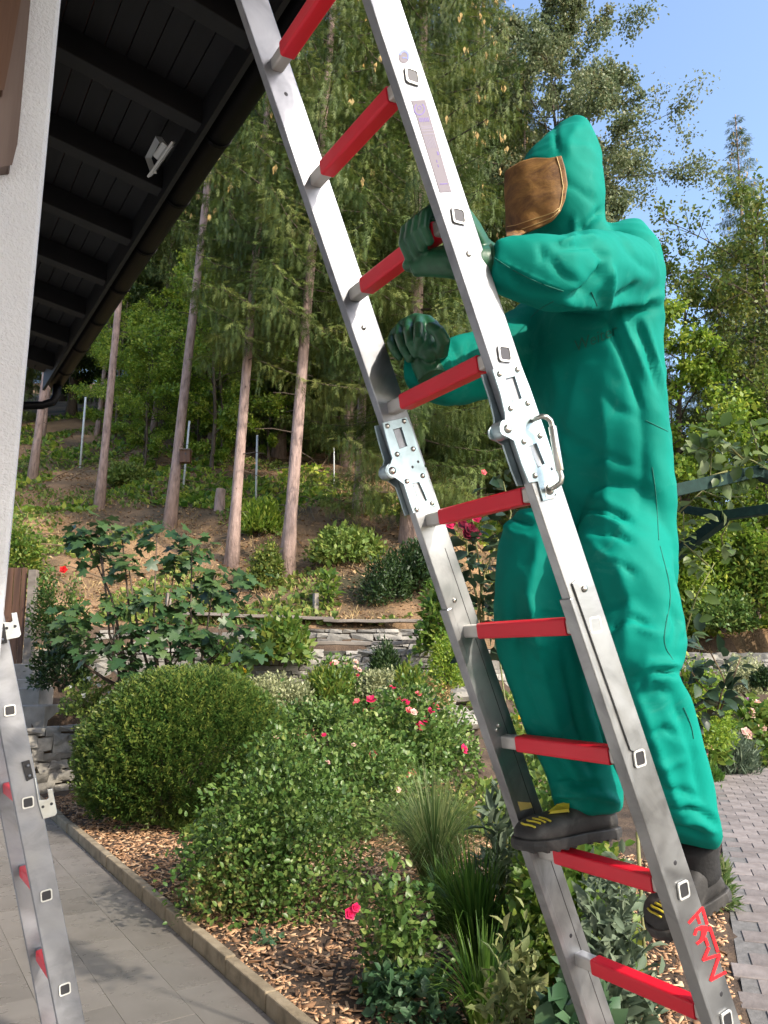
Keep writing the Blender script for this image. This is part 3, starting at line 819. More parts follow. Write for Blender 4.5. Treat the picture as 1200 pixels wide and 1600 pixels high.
# hinge plates
def crop(pts, ox, oy, sc): return [(ox + x / sc, oy + y / sc) for x, y in pts]
def planepts(pts, e): return [LA.inv(x, y, e) for x, y in pts]
rp = crop([(718, 140), (868, 110), (884, 124), (930, 240), (978, 378), (1010, 470), (1050, 590), (1085, 740), (1098, 800), (1062, 868), (1005, 886), (975, 775), (925, 782), (885, 680), (840, 545), (800, 522), (772, 510), (760, 490), (758, 462), (772, 440), (790, 425), (788, 385), (760, 270)], 570, 540, 3.636)
rh = [crop([(790, 190), (842, 178), (882, 302), (832, 326)], 570, 540, 3.636), crop([(918, 572), (965, 558), (1012, 672), (975, 695)], 570, 540, 3.636)]
lp = crop([(95, 440), (232, 408), (262, 470), (300, 590), (322, 650), (350, 735), (405, 908), (270, 955), (215, 790), (165, 752), (135, 742), (121, 722), (121, 698), (140, 672), (150, 640), (120, 540)], 570, 540, 3.636)
lh = [crop([(155, 480), (202, 468), (234, 572), (192, 587)], 570, 540, 3.636), crop([(265, 787), (302, 778), (347, 880), (302, 896)], 570, 540, 3.636)]
g = G(); LA.plate(g, planepts(rp, LA.eR), LA.eR - .0045, LA.eR - .0005, [planepts(h, LA.eR) for h in rh]); g.obj('hinge_plate', M['zinc'], lad, bevel=.0008)
g = G(); LA.plate(g, planepts(lp, LA.eL), LA.eL - .0045, LA.eL - .0005, [planepts(h, LA.eL) for h in lh]); g.obj('hinge_plate', M['zinc'], lad, bevel=.0008)
# matching plates on the far faces of both rails
for pl, ec, ef in ((rp, LA.eR, LA.eR + .0235), (lp, LA.eL, LA.eL + .0235)):
    pts = [(a, w * 1.0 - .004) for a, w in planepts(pl, ec)]
    g = G(); LA.plate(g, pts, ef, ef + .004); g.obj('hinge_plate', M['zinc'], lad, bevel=.0008)
for pts, e in ((crop([(755, 165), (857, 140), (818, 360), (915, 330), (893, 548), (985, 515), (957, 740)], 570, 540, 3.636), LA.eR), (crop([(122, 460), (217, 432), (177, 620), (268, 590), (233, 773), (322, 742), (287, 932), (375, 897)], 570, 540, 3.636), LA.eL)):
    for x, y in pts:
        a, w = LA.inv(x, y, e); bolt(LA, lad, a, w, e - .0045, -1, .0062, .005)
for x, y, e in ((570 + 803 / 3.636, 540 + 475 / 3.636, LA.eR), (570 + 150 / 3.636, 540 + 713 / 3.636, LA.eL)):
    a, w = LA.inv(x, y, e); bolt(LA, lad, a, w, e - .0045, -1, .0095, .006, name='hinge_pin')
    g = G(); b_, c_ = LA.p(a - .01, w - .018, e - .006), LA.p(a - .01, w - .018, e + .029)
    g.tube([LA.p(a, w, e - .003), LA.p(a, w, e + .0265)], .019, 18); g.obj('hinge_barrel', M['zinc'], lad, smooth=True, bevel=.002)
for x, y, e in ((570 + 297 / 3.636, 540 + 662 / 3.636, LA.eL), (570 + 265 / 3.636, 540 + 692 / 3.636, LA.eL), (570 + 1052 / 3.636, 540 + 703 / 3.636, LA.eR)):
    a, w = LA.inv(x, y, e); bolt(LA, lad, a, w, e - .0045, -1, .0035, .0006, M['hole_shade'], 'bolt_hole_shade')  # small dark discs, hole shade put on as colour
# unlocking handle: bent steel rod with a thicker sleeve
hp = [(950, 425, .0), (975, 412, .02), (1005, 402, .032), (1032, 405, .036), (1055, 425, .036), (1066, 460, .036), (1108, 712, .036), (1118, 745, .036), (1112, 778, .034), (1085, 800, .028), (1040, 820, .0)]
P_ = []
for x, y, o_ in hp:
    q = at_e(570 + x / 3.636, 540 + y / 3.636, LA.eR - .004 - o_); P_.append(q)
g = G(); g.tube(P_, .0052, 10); hd = g.obj('locking_handle', M['steel'], lad, smooth=True)
g = G(); g.tube([P_[5].lerp(P_[6], .0), P_[5].lerp(P_[6], 1)], .0078, 12); g.obj('handle_sleeve', M['steel'], hd, smooth=True, bevel=.001)
a, w = LA.inv(570 + 1040 / 3.636, 540 + 820 / 3.636, LA.eR); bolt(LA, lad, a, w, LA.eR - .0045, -1, .011, .005)
# long stay bar on the lower right rail
bar = [(892, 912), (899, 905), (909, 905), (916, 912), (1001, 1160), (1000, 1166), (988, 1174), (983, 1172)]
g = G(); LA.plate(g, planepts(bar, LA.eR), LA.eR - .0045, LA.eR - .0004); g.obj('stay_bar', M['alu_dull'], lad, bevel=.001)
a, w = LA.inv(910, 920, LA.eR); bolt(LA, lad, a, w, LA.eR - .0045, -1, .0075, .005)
# flat prints on the right rail
def print_poly(name, polys, e, off, m):
    g = G()
    for pl in polys: LA.plate(g, planepts(pl, e), e - off, e - off + .0003)
    return g.obj(name, m, lad)
M['label'] = mat('sticker_paper', (.21, .19, .22), .6, 0, .2); M['purple'] = mat('sticker_ink', (.09, .05, .26), .5); M['blue'] = mat('blue_ink', (.04, .09, .50), .4)
M['qgrey'] = mat('sticker_text', (.18, .16, .24), .5)
def lblpt(u, v): # u along 0..1 , v 0..1 across the long sticker
    x = 642.5 + (687 - 642.5) * u + v * (664 - 642.5) * (1 - .15 * u); y = 157.5 + (301 - 157.5) * u - v * 1.0
    return (x, y)
e = LA.eR
print_poly('sticker', [[lblpt(0, 0), lblpt(0, 1), lblpt(1, 1), lblpt(1, 0)]], e, .0009, M['label'])
def arc(cx, cy, r0, r1, a0, a1, k=14, sq=(1, 1.12)):
    o_ = [(cx + r1 * math.cos(R(a)) * sq[0], cy + r1 * math.sin(R(a)) * sq[1]) for a in np.linspace(a0, a1, k)]
    return o_ + [(cx + r0 * math.cos(R(a)) * sq[0], cy + r0 * math.sin(R(a)) * sq[1]) for a in np.linspace(a1, a0, k)]
pp_ = [arc(655, 171, 7, 9, -60, 235), arc(655, 169, 2.0, 3.3, 0, 350)]
for k in range(6): pp_.append([lblpt(.19 + .0, .12 + k * .13), lblpt(.19, .2 + k * .13), lblpt(.235, .2 + k * .13), lblpt(.235, .12 + k * .13)])
for u in (.905,): pp_.append([lblpt(u, .2), lblpt(u, .85), lblpt(u + .012, .85), lblpt(u + .012, .2)])
pp_.append([lblpt(.56, .72), lblpt(.56, .85), lblpt(.60, .85), lblpt(.60, .72)])
for u in (.65, .70): pp_.append([lblpt(u, .48), lblpt(u, .55), lblpt(u + .03, .55), lblpt(u + .03, .48)])
print_poly('sticker_print', pp_, e, .0012, M['purple'])
pp_ = []
for u in (.28, .30, .33, .365): pp_.append([lblpt(u, .08), lblpt(u, .9), lblpt(u + .008, .9), lblpt(u + .008, .08)])
for k in range(7): pp_.append([lblpt(.39, .1 + k * .11), lblpt(.39, .14 + k * .11), lblpt(.52, .14 + k * .11), lblpt(.52, .1 + k * .11)])
for j in range(5):
    for k in range(5):
        if (j * 3 + k * 2) % 4: pp_.append([lblpt(.755 + j * .024, .22 + k * .12), lblpt(.755 + j * .024, .29 + k * .12), lblpt(.770 + j * .024, .29 + k * .12), lblpt(.770 + j * .024, .22 + k * .12)])
pp_ = [p_ for p_ in pp_ if True]
print_poly('sticker_text', pp_[:11], e, .0012, M['qgrey'])
print_poly('sticker', [arc(631, 88.5, 0.01, 8.6, 0, 359, 22, (1, 1.22))[:22]], e, .0008, M['label'])
print_poly('sticker_print', [arc(631, 88.5, 5.4, 8.8, -165, 35, 18, (1, 1.22)), [(628, 90), (634, 90), (634.5, 91.6), (628.5, 91.6)]], e, .0012, M['blue'])
# red paint strokes down the lower right rail
def stroke_polys(strokes, wd):
    out = []
    for st in strokes:
        for (x0, y0), (x1, y1) in zip(st[:-1], st[1:]):
            dx, dy = x1 - x0, y1 - y0; l = math.hypot(dx, dy) or 1; nx_, ny_ = -dy / l * wd / 2, dx / l * wd / 2; ex, ey = dx / l * wd * .3, dy / l * wd * .3
            out.append([(x0 + nx_ - ex, y0 + ny_ - ey), (x1 + nx_ + ex, y1 + ny_ + ey), (x1 - nx_ + ex, y1 - ny_ + ey), (x0 - nx_ - ex, y0 - ny_ - ey)])
    return out
c10 = lambda pts: [(1040 + x / 10, 1390 + y / 10) for x, y in pts]
st = [c10(p_) for p_ in [[(365, 515), (570, 285), (640, 530)], [(485, 395), (525, 520)], [(450, 700), (475, 625), (560, 580), (640, 585)], [(520, 615), (610, 630), (690, 620)], [(625, 590), (605, 690), (570, 775), (490, 840)], [(575, 620), (570, 720), (540, 800)], [(685, 590), (805, 960)], [(615, 760), (650, 865)], [(665, 910), (585, 1095), (835, 1015), (700, 1410), (925, 1290)]]]
g = G()
for i, pl in enumerate(stroke_polys(st, 4.4)): LA.plate(g, planepts(pl, e), e - .0010 - .00004 * i, e - .0006)
g.obj('painted_letters', M['paint'], lad)
# worn yellow and red transfer marks
M['ymark'] = mat('yellow_smudge', (.55, .42, .12), .5); 
g = G(); LA.plate(g, planepts([(801, 1252), (829, 1254), (832, 1262), (806, 1268)], LA.eL), LA.eL - .0007, LA.eL - .0004); g.obj('yellow_mark', M['ymark'], lad)

# ------------------------------------------------------------ second ladder at the lower left
TH2 = R(15); kB = .001904; pB = ray(101, 1545) * kB
nB, eB, ZB = pB.x, pB.y, pB.z
LB = Ladder(TH2, nB + math.tan(TH2) * ZB, eB, .072, .0225, eB + .36, 0)
LB.rot = R(1.5); LB.piv = Vector((nB, eB, 0))
aB = ZB / math.cos(TH2)
lad2 = thing('ladder', tuple(LB.p(-EYE / math.cos(TH2), 0, eB + .2)), 'second aluminium ladder with hook brackets at the lower left edge over the patio', 'ladder')
f2 = -EYE / math.cos(TH2)
for e0 in (LB.eR, LB.eL):
    build_rail(LB, lad2, 'rail', f2 + .03, aB + 2.0, e0, e0 + .0225, .072, [], M['alu'], e0)
    g = G(); LB.hexa(g, f2, f2 + .07, -.040, .040, e0 - .004, e0 + .0265); g.obj('rubber_foot', M['plastic'], lad2, bevel=.004)
for k in range(-3, 8):
    a = aB + .28 * k
    if a > f2 + .1: rung(LB, lad2, a, M['alu'], LB.eR, LB.eL + .0005, k, (.03, .045))
# hook brackets: black holder and galvanised hook, traced in the picture and laid on the rail face
def invB(px, py, off=0.):
    q = at_e(px, py, LB.eR - off)
    for _ in range(6):   # intersect with the (slightly turned) face
        base = LB.p(0, 0, LB.eR - off); nn = (LB.p(0, 0, LB.eR) - LB.p(0, 0, LB.eR - 1))
        r_ = ray(px, py); e0_ = Vector((0, 0, EYE)); k_ = (base - e0_).dot(nn) / r_.dot(nn); q = e0_ + r_ * k_
    return q
def hook(polyp, off, th, m, name):
    nn = (LB.p(0, 0, LB.eR + 1) - LB.p(0, 0, LB.eR)).normalized()
    g = G(); g.poly([invB(x, y, off) for x, y in polyp], [], nn * th); return g.obj(name, m, lad2, bevel=.001)
c4 = lambda pts: [(x / 4, 900 + y / 4) for x, y in pts]
M['galv'] = alu('galvanised_hook', (.55, .58, .58), .38)
hook(c4([(-20, 290), (68, 288), (78, 280), (70, 232), (105, 226), (132, 365), (120, 382), (40, 400), (-20, 405)]), .006, .003, M['galv'], 'hook_plate')
hook(c4([(-20, 300), (28, 296), (46, 418), (-20, 430)]), .013, .005, M['plastic'], 'hook_holder')
hook(c4([(138, 1164), (185, 1150), (212, 1262), (168, 1284)]), .010, .009, M['plastic'], 'hook_holder')
hook(c4([(215, 1262), (225, 1262), (245, 1400), (292, 1398), (305, 1386), (296, 1335), (328, 1328), (358, 1480), (345, 1498), (270, 1520), (240, 1420)]), .008, .003, M['galv'], 'hook_plate')
for x, y in [(175, 1186), (185, 1248), (6, 335), (14, 397)]:
    q = invB(x / 4, 900 + y / 4, .013); nn = (LB.p(0, 0, LB.eR - 1) - LB.p(0, 0, LB.eR)).normalized()
    g = G(); g.tube([q, q + nn * .003], [.005, .003], 10); g.obj('rivet', M['alu'], lad2, smooth=True)
for x, y in [(42, 326), (95, 314), (268, 1443), (322, 1424)]:
    q = invB(x / 4, 900 + y / 4, .008); nn = (LB.p(0, 0, LB.eR - 1) - LB.p(0, 0, LB.eR)).normalized()
    g = G(); g.tube([q, q + nn * .0008], .0045, 10); g.obj('bolt_hole_shade', M['hole_shade'], lad2)  # dark discs in place of cut holes, their shade painted

# ============================================================ PERSON in the green hooded suit
person = thing('person', tuple(Vector((1.5, 1.25, 0))), 'person in a teal green hooded protective suit with a brown face guard climbing the ladder', 'person')
def vox(name, g, vs, smooth_it, parent, m, sub=0):
    me = bpy.data.meshes.new('tmp'); me.from_pydata([tuple(v) for v in g.V], [], g.F); me.update()
    o = bpy.data.objects.new('tmp', me); COL.objects.link(o)
    r_ = o.modifiers.new('r', 'REMESH'); r_.mode = 'VOXEL'; r_.voxel_size = vs; r_.use_smooth_shade = True
    s_ = o.modifiers.new('s', 'SMOOTH'); s_.factor = .5; s_.iterations = smooth_it
    dg = bpy.context.evaluated_depsgraph_get()
    nm = bpy.data.meshes.new_from_object(o.evaluated_get(dg)); bpy.data.objects.remove(o)
    off = np.array(wpos(parent)); n = len(nm.vertices); co = np.empty(n * 3, np.float32); nm.vertices.foreach_get('co', co)
    nm.vertices.foreach_set('co', (co.reshape(-1, 3) - off).ravel().astype(np.float32)); nm.update()
    nm.polygons.foreach_set('use_smooth', [True] * len(nm.polygons))
    nm.materials.clear(); nm.materials.append(m); nm.name = name
    ob = bpy.data.objects.new(name, nm); COL.objects.link(ob); ob.parent = parent
    return ob
SEG = 28
def ring_rows(rows):
    """rows: (y, xl, xr, e, b): ring whose outline spans xl..xr at that height, half width b along the eave"""
    out = []
    for (y, xl, xr, e, b) in rows:
        l_, r_ = xl, xr
        for _ in range(8):      # settle the section until its outline has the measured width
            c = at_e((l_ + r_) / 2, y, e); k = e / ray((l_ + r_) / 2, y).y
            h = max((r_ - l_) / 2 * k, .006); bb = min(b, h / SA * .8); a = math.sqrt(max(h * h - (bb * SA) ** 2, (h * .45) ** 2)) / CA
            xs_ = [pix(c + Vector((a * math.cos(t), bb * math.sin(t), 0)))[0] for t in np.linspace(0, 2 * math.pi, SEG, endpoint=False)]
            l_ += (xl - min(xs_)) * .8; r_ += (xr - max(xs_)) * .8
        out.append([c + Vector((a * math.cos(t), bb * math.sin(t), 0)) for t in np.linspace(0, 2 * math.pi, SEG, endpoint=False)])
    return out
g = G()
g.loft(ring_rows([(191, 880, 892, 1.26, .02), (196, 864, 906, 1.26, .05), (206, 850, 917, 1.26, .07), (222, 836, 927, 1.26, .09), (245, 816, 936, 1.26, .11), (275, 801, 942, 1.26, .125), (310, 797, 945, 1.26, .13), (340, 799, 946, 1.26, .13), (365, 806, 945, 1.26, .12), (385, 815, 950, 1.26, .13), (410, 820, 965, 1.26, .14)]))
g.loft(ring_rows([(358, 955, 990, 1.25, .03), (366, 915, 1000, 1.25, .10), (380, 870, 1009, 1.25, .15), (400, 845, 1019, 1.25, .19), (430, 828, 1032, 1.25, .22), (465, 820, 1041, 1.25, .225), (500, 815, 1039, 1.25, .22), (560, 820, 1037, 1.25, .20), (620, 828, 1041, 1.25, .19), (700, 842, 1050, 1.25, .185), (780, 855, 1057, 1.25, .185), (850, 868, 1058, 1.25, .185), (910, 885, 1060, 1.25, .18), (945, 905, 1052, 1.25, .15)]))
g.loft(ring_rows([(740, 930, 1020, 1.2, .05), (790, 912, 1040, 1.19, .09), (850, 898, 1048, 1.17, .10), (900, 905, 1056, 1.15, .105), (950, 915, 1066, 1.14, .11), (1000, 912, 1075, 1.13, .11), (1035, 915, 1072, 1.13, .105), (1052, 918, 1060, 1.13, .11), (1062, 920, 1064, 1.13, .11), (1085, 923, 1078, 1.13, .11), (1120, 930, 1088, 1.13, .105), (1160, 942, 1097, 1.13, .10), (1200, 957, 1109, 1.13, .095), (1240, 978, 1119, 1.13, .09), (1280, 1006, 1129, 1.13, .085), (1305, 1030, 1130, 1.13, .075), (1320, 1056, 1122, 1.13, .065)]))
g.loft(ring_rows([(794, 815, 860, 1.37, .05), (800, 800, 880, 1.37, .08), (815, 787, 895, 1.37, .10), (850, 779, 900, 1.37, .11), (900, 775, 905, 1.37, .11), (960, 771, 908, 1.37, .105), (1000, 770, 922, 1.37, .10), (1050, 787, 935, 1.37, .10), (1100, 805, 950, 1.37, .095), (1150, 826, 963, 1.37, .09), (1200, 849, 974, 1.37, .08), (1240, 862, 974, 1.37, .078), (1262, 869, 975, 1.37, .07), (1268, 878, 970, 1.37, .055)]))
def tubep(pts, seg=20):
    P_ = [at_e(x, y, e) for x, y, e, r in pts]; g.tube(P_, [r for *_, r in pts], seg)
tubep([(985, 870, 1.32, .10), (940, 862, 1.35, .125), (890, 868, 1.37, .115), (845, 872, 1.375, .09)])
tubep([(975, 428, 1.10, .085), (940, 425, 1.06, .088), (900, 425, 1.03, .082), (860, 426, 1.02, .076), (820, 420, 1.04, .067), (790, 416, 1.06, .058), (768, 412, 1.075, .050)])
tubep([(930, 450, 1.42, .08), (880, 490, 1.42, .09), (820, 535, 1.42, .092), (765, 567, 1.41, .088), (720, 579, 1.40, .083), (690, 584, 1.39, .077), (668, 577, 1.375, .064), (659, 566, 1.36, .050)])
suit = vox('protective_suit', g, .0082, 7, person, M['suit'])
# folds: creases and ridges laid along the cloth
def C(pts, ox, oy, sc): return [(ox + x / sc, oy + y / sc) for x, y in pts]
folds = []
def fold(pts, amp, wd): folds.append((np.array(pts, float), amp, wd))
H_ = (740, 160, 3.75); T_ = (750, 400, 2.667); L_ = (760, 780, 2.857)
for pts, a, w in [
    ([(770, 935), (735, 1010), (650, 1105), (560, 1140)], -.030, 5), ([(790, 960), (800, 1060), (770, 1190)], .014, 8),
    ([(1120, 1130), (940, 1165), (760, 1190), (600, 1180), (480, 1160)], .016, 7), ([(1100, 1200), (900, 1215), (700, 1215), (500, 1200)], -.018, 7),
    ([(500, 830), (620, 785), (730, 790)], .012, 4), ([(480, 850), (560, 850), (700, 830)], -.012, 4), ([(480, 120), (478, 180), (495, 300)], -.010, 4),
    ([(330, 240), (400, 160), (450, 130)], -.012, 5), ([(760, 620), (690, 680), (610, 765)], -.016, 6), ([(600, 680), (590, 730), (600, 790)], .012, 5),
    ([(380, 850), (410, 890), (390, 930)], -.010, 5), ([(430, 900), (520, 1010), (640, 1070)], -.009, 7), ([(110, 905), (250, 985), (400, 1055), (530, 1100)], .008, 4),
    ([(700, 830), (760, 900), (800, 900)], -.010, 6), ([(850, 780), (930, 900), (1060, 1010)], -.008, 9), ([(450, 440), (600, 500), (740, 600)], -.006, 9),
    ([(620, 130), (560, 220), (560, 330)], .006, 10), ([(200, 980), (300, 1090), (480, 1100)], -.01, 9), ([(960, 1060), (900, 1120), (820, 1150)], -.012, 5)]:
    fold(C(pts, *H_), a, w)
for pts, a, w in [
    ([(520, 230), (560, 340), (620, 480), (680, 640)], -.013, 5), ([(585, 240), (640, 380), (700, 520)], .012, 6), ([(650, 260), (705, 400), (750, 570)], -.012, 5),
    ([(690, 290), (730, 420), (765, 590)], .010, 4), ([(420, 1050), (500, 1045), (580, 1070), (630, 1100)], -.016, 5), ([(430, 1080), (520, 1100), (600, 1130)], .012, 5),
    ([(430, 960), (560, 950), (700, 965)], -.010, 7), ([(440, 860), (520, 830), (640, 880)], -.008, 8), ([(330, 700), (400, 790), (470, 800)], -.010, 8),
    ([(300, 400), (330, 560), (310, 700)], .008, 14), ([(500, 560), (560, 640), (660, 670)], -.006, 9)]:
    fold(C(pts, *T_), a, w)
for pts, a, w in [
    ([(410, 70), (500, 62), (600, 85)], -.014, 4), ([(470, 150), (560, 150), (650, 190)], -.014, 5), ([(460, 190), (520, 250), (640, 300)], .010, 6),
    ([(560, 270), (610, 295), (660, 335)], -.012, 5), ([(550, 580), (640, 530), (740, 560)], -.011, 5), ([(560, 620), (660, 570), (780, 610)], .008, 7),
    ([(740, 775), (800, 765), (870, 775)], -.035, 4), ([(640, 790), (720, 735), (860, 740)], .014, 6), ([(700, 850), (750, 800), (800, 790)], .014, 5),
    ([(690, 890), (760, 850), (830, 870)], -.010, 6), ([(720, 1060), (790, 1020), (850, 1060)], -.010, 6), ([(740, 1180), (800, 1190), (900, 1160)], .008, 8),
    ([(820, 1385), (900, 1380), (980, 1410), (1040, 1460)], -.018, 4), ([(860, 1430), (950, 1440), (1020, 1490)], .012, 4), ([(850, 1465), (920, 1490), (960, 1500)], -.016, 4),
    ([(780, 1290), (860, 1300), (960, 1340)], -.009, 6), ([(300, 1270), (400, 1275), (520, 1275)], -.012, 5), ([(310, 1310), (420, 1325), (520, 1300), (600, 1380)], .010, 6),
    ([(150, 790), (230, 800), (310, 820)], -.010, 5), ([(180, 535), (260, 520), (340, 530)], -.010, 5), ([(60, 60), (110, 75), (200, 110)], -.018, 5),
    ([(70, 110), (130, 160), (210, 170)], .010, 7), ([(120, 620), (200, 640), (330, 640)], .010, 6), ([(190, 680), (260, 750), (320, 800)], -.008, 9),
    ([(230, 1100), (300, 1130), (500, 1180)], -.009, 8), ([(820, 480), (850, 560), (830, 660)], -.010, 6), ([(860, 640), (900, 600), (905, 560)], -.008, 6), ([(420, 400), (520, 470), (700, 430)], -.006, 10)]:
    fold(C(pts, *L_), a, w)
for pts, a, w in [([(905, 570), (885, 690), (895, 800)], .010, 16), ([(985, 540), (1005, 680), (1000, 800)], -.009, 15), ([(940, 600), (950, 720), (945, 830)], .008, 14), ([(820, 900), (850, 1060), (900, 1220)], .012, 12), ([(800, 930), (812, 1050), (850, 1160)], -.010, 10), ([(990, 1070), (1030, 1180), (1065, 1280)], .011, 11), ([(1050, 1080), (1085, 1180), (1105, 1270)], -.009, 10), ([(960, 860), (985, 950), (975, 1020)], .009, 14), ([(880, 1010), (900, 1120), (930, 1230)], -.012, 9), ([(845, 830), (830, 930), (840, 1000)], .010, 14), ([(860, 1180), (900, 1230), (960, 1240)], -.012, 6), ([(862, 1245), (900, 1235), (965, 1252)], .010, 5), ([(700, 530), (715, 555), (722, 590)], -.012, 4), ([(690, 545), (703, 575), (712, 600)], .012, 4), ([(735, 530), (728, 560), (735, 585)], -.01, 5), ([(650, 585), (680, 600), (720, 600)], -.01, 6)]: fold(pts, a, w)
def displace(o, folds, pxw=True, wr=.006):
    me = o.data; n = len(me.vertices); co = np.empty(n * 3, np.float32); me.vertices.foreach_get('co', co); co = co.reshape(-1, 3).astype(float)
    nr = np.empty(n * 3, np.float32); me.vertex_normals.foreach_get('vector', nr); nr = nr.reshape(-1, 3).astype(float)
    wp = co + np.array(wpos(o)); x, y, z = wp[:, 0], wp[:, 1], wp[:, 2] - EYE
    X = x * CA - y * SA; Y = x * SA + y * CA; up = -SP * Y + CP * z; fw = CP * Y + SP * z
    px = 600 + 1202 * X / fw; py = 800 - 1202 * up / fw
    vd = norm(np.stack([x, y, z], 1)); face = np.clip(-(nr * vd).sum(1) * 2.2 + .3, 0, 1)
    d = np.zeros(n)
    for pts, amp, wd in folds:
        best = np.full(n, 1e9); tt = np.zeros(n); L_tot = len(pts) - 1
        for i in range(L_tot):
            a = pts[i]; b = pts[i + 1]; ab = b - a; t = np.clip(((px - a[0]) * ab[0] + (py - a[1]) * ab[1]) / (ab @ ab), 0, 1)
            dd = np.hypot(px - a[0] - t * ab[0], py - a[1] - t * ab[1]); m_ = dd < best; best[m_] = dd[m_]; tt[m_] = (i + t[m_]) / L_tot
        env = np.clip(np.minimum(tt, 1 - tt) * 4 + .25, 0, 1)
        d += 1.55 * amp * np.exp(-(best / wd) ** 1.3) * env - .5 * amp * np.exp(-(best / (wd * 2.6)) ** 2) * env
    d *= face
    w = np.zeros(n)
    for i in range(n):
        v = wp[i]
        q = Vector((v[0] * 8 + v[2] * 4.0, v[1] * 8 - v[2] * 3.0, v[2] * 7))
        w[i] = (.5 - abs(noise.noise(q))) * 1.0 + .45 * (.5 - abs(noise.noise(q * 2.3 + Vector((9, 2, 4)))))
    d += (w - .35) * wr
    co += nr * d[:, None]; me.vertices.foreach_set('co', co.ravel().astype(np.float32)); me.update()
displace(suit, folds, wr=.0095)
smm = suit.modifiers.new('soften', 'SMOOTH'); smm.factor = .5; smm.iterations = 2
# lookup onto the cloth
def bvh_of(o):
    dp = wpos(o); return BVHTree.FromPolygons([v.co + dp for v in o.data.vertices], [tuple(p.vertices) for p in o.data.polygons])
BS = bvh_of(suit); EYEV = Vector((0, 0, EYE))
def drape(px, py, off=.004, default_d=None, tree=None):
    r_ = ray(px, py).normalized(); h = (tree or BS).ray_cast(EYEV, r_)
    if h[0] is None:
        return None
    return h[0] + h[1] * off
def seam_line(pts, name, m, wd=.0011, off=.0002, par=None):
    for _ in range(2):
        pts = [pts[0]] + [q_ for a_, b_ in zip(pts[:-1], pts[1:]) for q_ in ((a_[0] * .75 + b_[0] * .25, a_[1] * .75 + b_[1] * .25), (a_[0] * .25 + b_[0] * .75, a_[1] * .25 + b_[1] * .75))] + [pts[-1]]
    P_ = []
    for (x0, y0), (x1, y1) in zip(pts[:-1], pts[1:]):
        k = max(2, int(math.hypot(x1 - x0, y1 - y0) / 3))
        for i in range(k): P_.append(drape(x0 + (x1 - x0) * i / k, y0 + (y1 - y0) * i / k, off))
    P_ = [p_ for p_ in P_ if p_ is not None]
    if len(P_) > 2:
        g = G(); g.tube(P_, wd, 5); return g.obj(name, m, par or person, smooth=True)
for pts in [C([(112, 905), (250, 995), (400, 1065), (530, 1108)], *H_), C([(690, 1110), (725, 1195)], *H_), C([(330, 1265), (400, 1200), (470, 1165)], *H_),
            C([(690, 685), (785, 732)], *T_), C([(718, 880), (735, 1000), (745, 1190)], *T_), C([(775, 210), (830, 420), (800, 560), (790, 650), (835, 720)], *L_), C([(880, 930), (915, 1010), (925, 1070)], *L_)]:
    seam_line(pts, 'seam', M['seam'])
# faint word on the chest
fnt = bpy.data.curves.new('t', 'FONT'); fnt.body = 'Weiter'; fnt.size = 1; fnt.resolution_u = 3
to = bpy.data.objects.new('t', fnt); COL.objects.link(to)
dg = bpy.context.evaluated_depsgraph_get(); tme = bpy.data.meshes.new_from_object(to.evaluated_get(dg)); bpy.data.objects.remove(to)
bmt = bmesh.new(); bmt.from_mesh(tme); bmesh.ops.triangulate(bmt, faces=bmt.faces); bmesh.ops.subdivide_edges(bmt, edges=bmt.edges, cuts=1)
TV = []; ok = True
a0 = (899, 551); ux_ = (22.5, -9.5); uy_ = (-2.0, -27)
for v in bmt.verts:
    q = drape(a0[0] + v.co.x * ux_[0] + v.co.y * uy_[0], a0[1] + v.co.x * ux_[1] + v.co.y * uy_[1], .0015)
    TV.append(q)
bmt.verts.ensure_lookup_table(); bmt.verts.index_update()
TF_ = [tuple(v.index for v in f.verts) for f in bmt.faces if all(TV[v.index] is not None for v in f.verts)]
TV = [q if q is not None else Vector((0, 0, 0)) for q in TV]
mesh_obj('chest_lettering', TV, TF_, M['ink'], person); bmt.free()
# leather face guard: a stiff stitched panel on the hood
top = [(789, 268), (800, 260), (815, 251), (835, 246), (858, 247), (878, 243)]
bot = [(790, 374), (806, 371), (822, 365), (842, 357), (862, 347), (876, 330)]
lef = [(789, 268), (788, 300), (790, 335), (790, 374)]
rig = [(878, 243), (884, 262), (888, 288), (884, 312), (876, 330)]
def lerp_poly(P_, t):
    t *= len(P_) - 1; i = min(int(t), len(P_) - 2); f_ = t - i
    return (P_[i][0] * (1 - f_) + P_[i + 1][0] * f_, P_[i][1] * (1 - f_) + P_[i + 1][1] * f_)
NU, NV = 36, 36; GP = []
hood_c = at_e(868, 300, 1.26)
for j in range(NV + 1):
    v = j / NV; row = []
    for i in range(NU + 1):
        u = i / NU; T0, B0, L0, R0 = lerp_poly(top, u), lerp_poly(bot, u), lerp_poly(lef, v), lerp_poly(rig, v)
        x = (1 - v) * T0[0] + v * B0[0] + (1 - u) * L0[0] + u * R0[0] - ((1 - u) * (1 - v) * top[0][0] + u * (1 - v) * top[-1][0] + (1 - u) * v * bot[0][0] + u * v * bot[-1][0])
        y = (1 - v) * T0[1] + v * B0[1] + (1 - u) * L0[1] + u * R0[1] - ((1 - u) * (1 - v) * top[0][1] + u * (1 - v) * top[-1][1] + (1 - u) * v * bot[0][1] + u * v * bot[-1][1])
        row.append((x, y))
    GP.append(row)
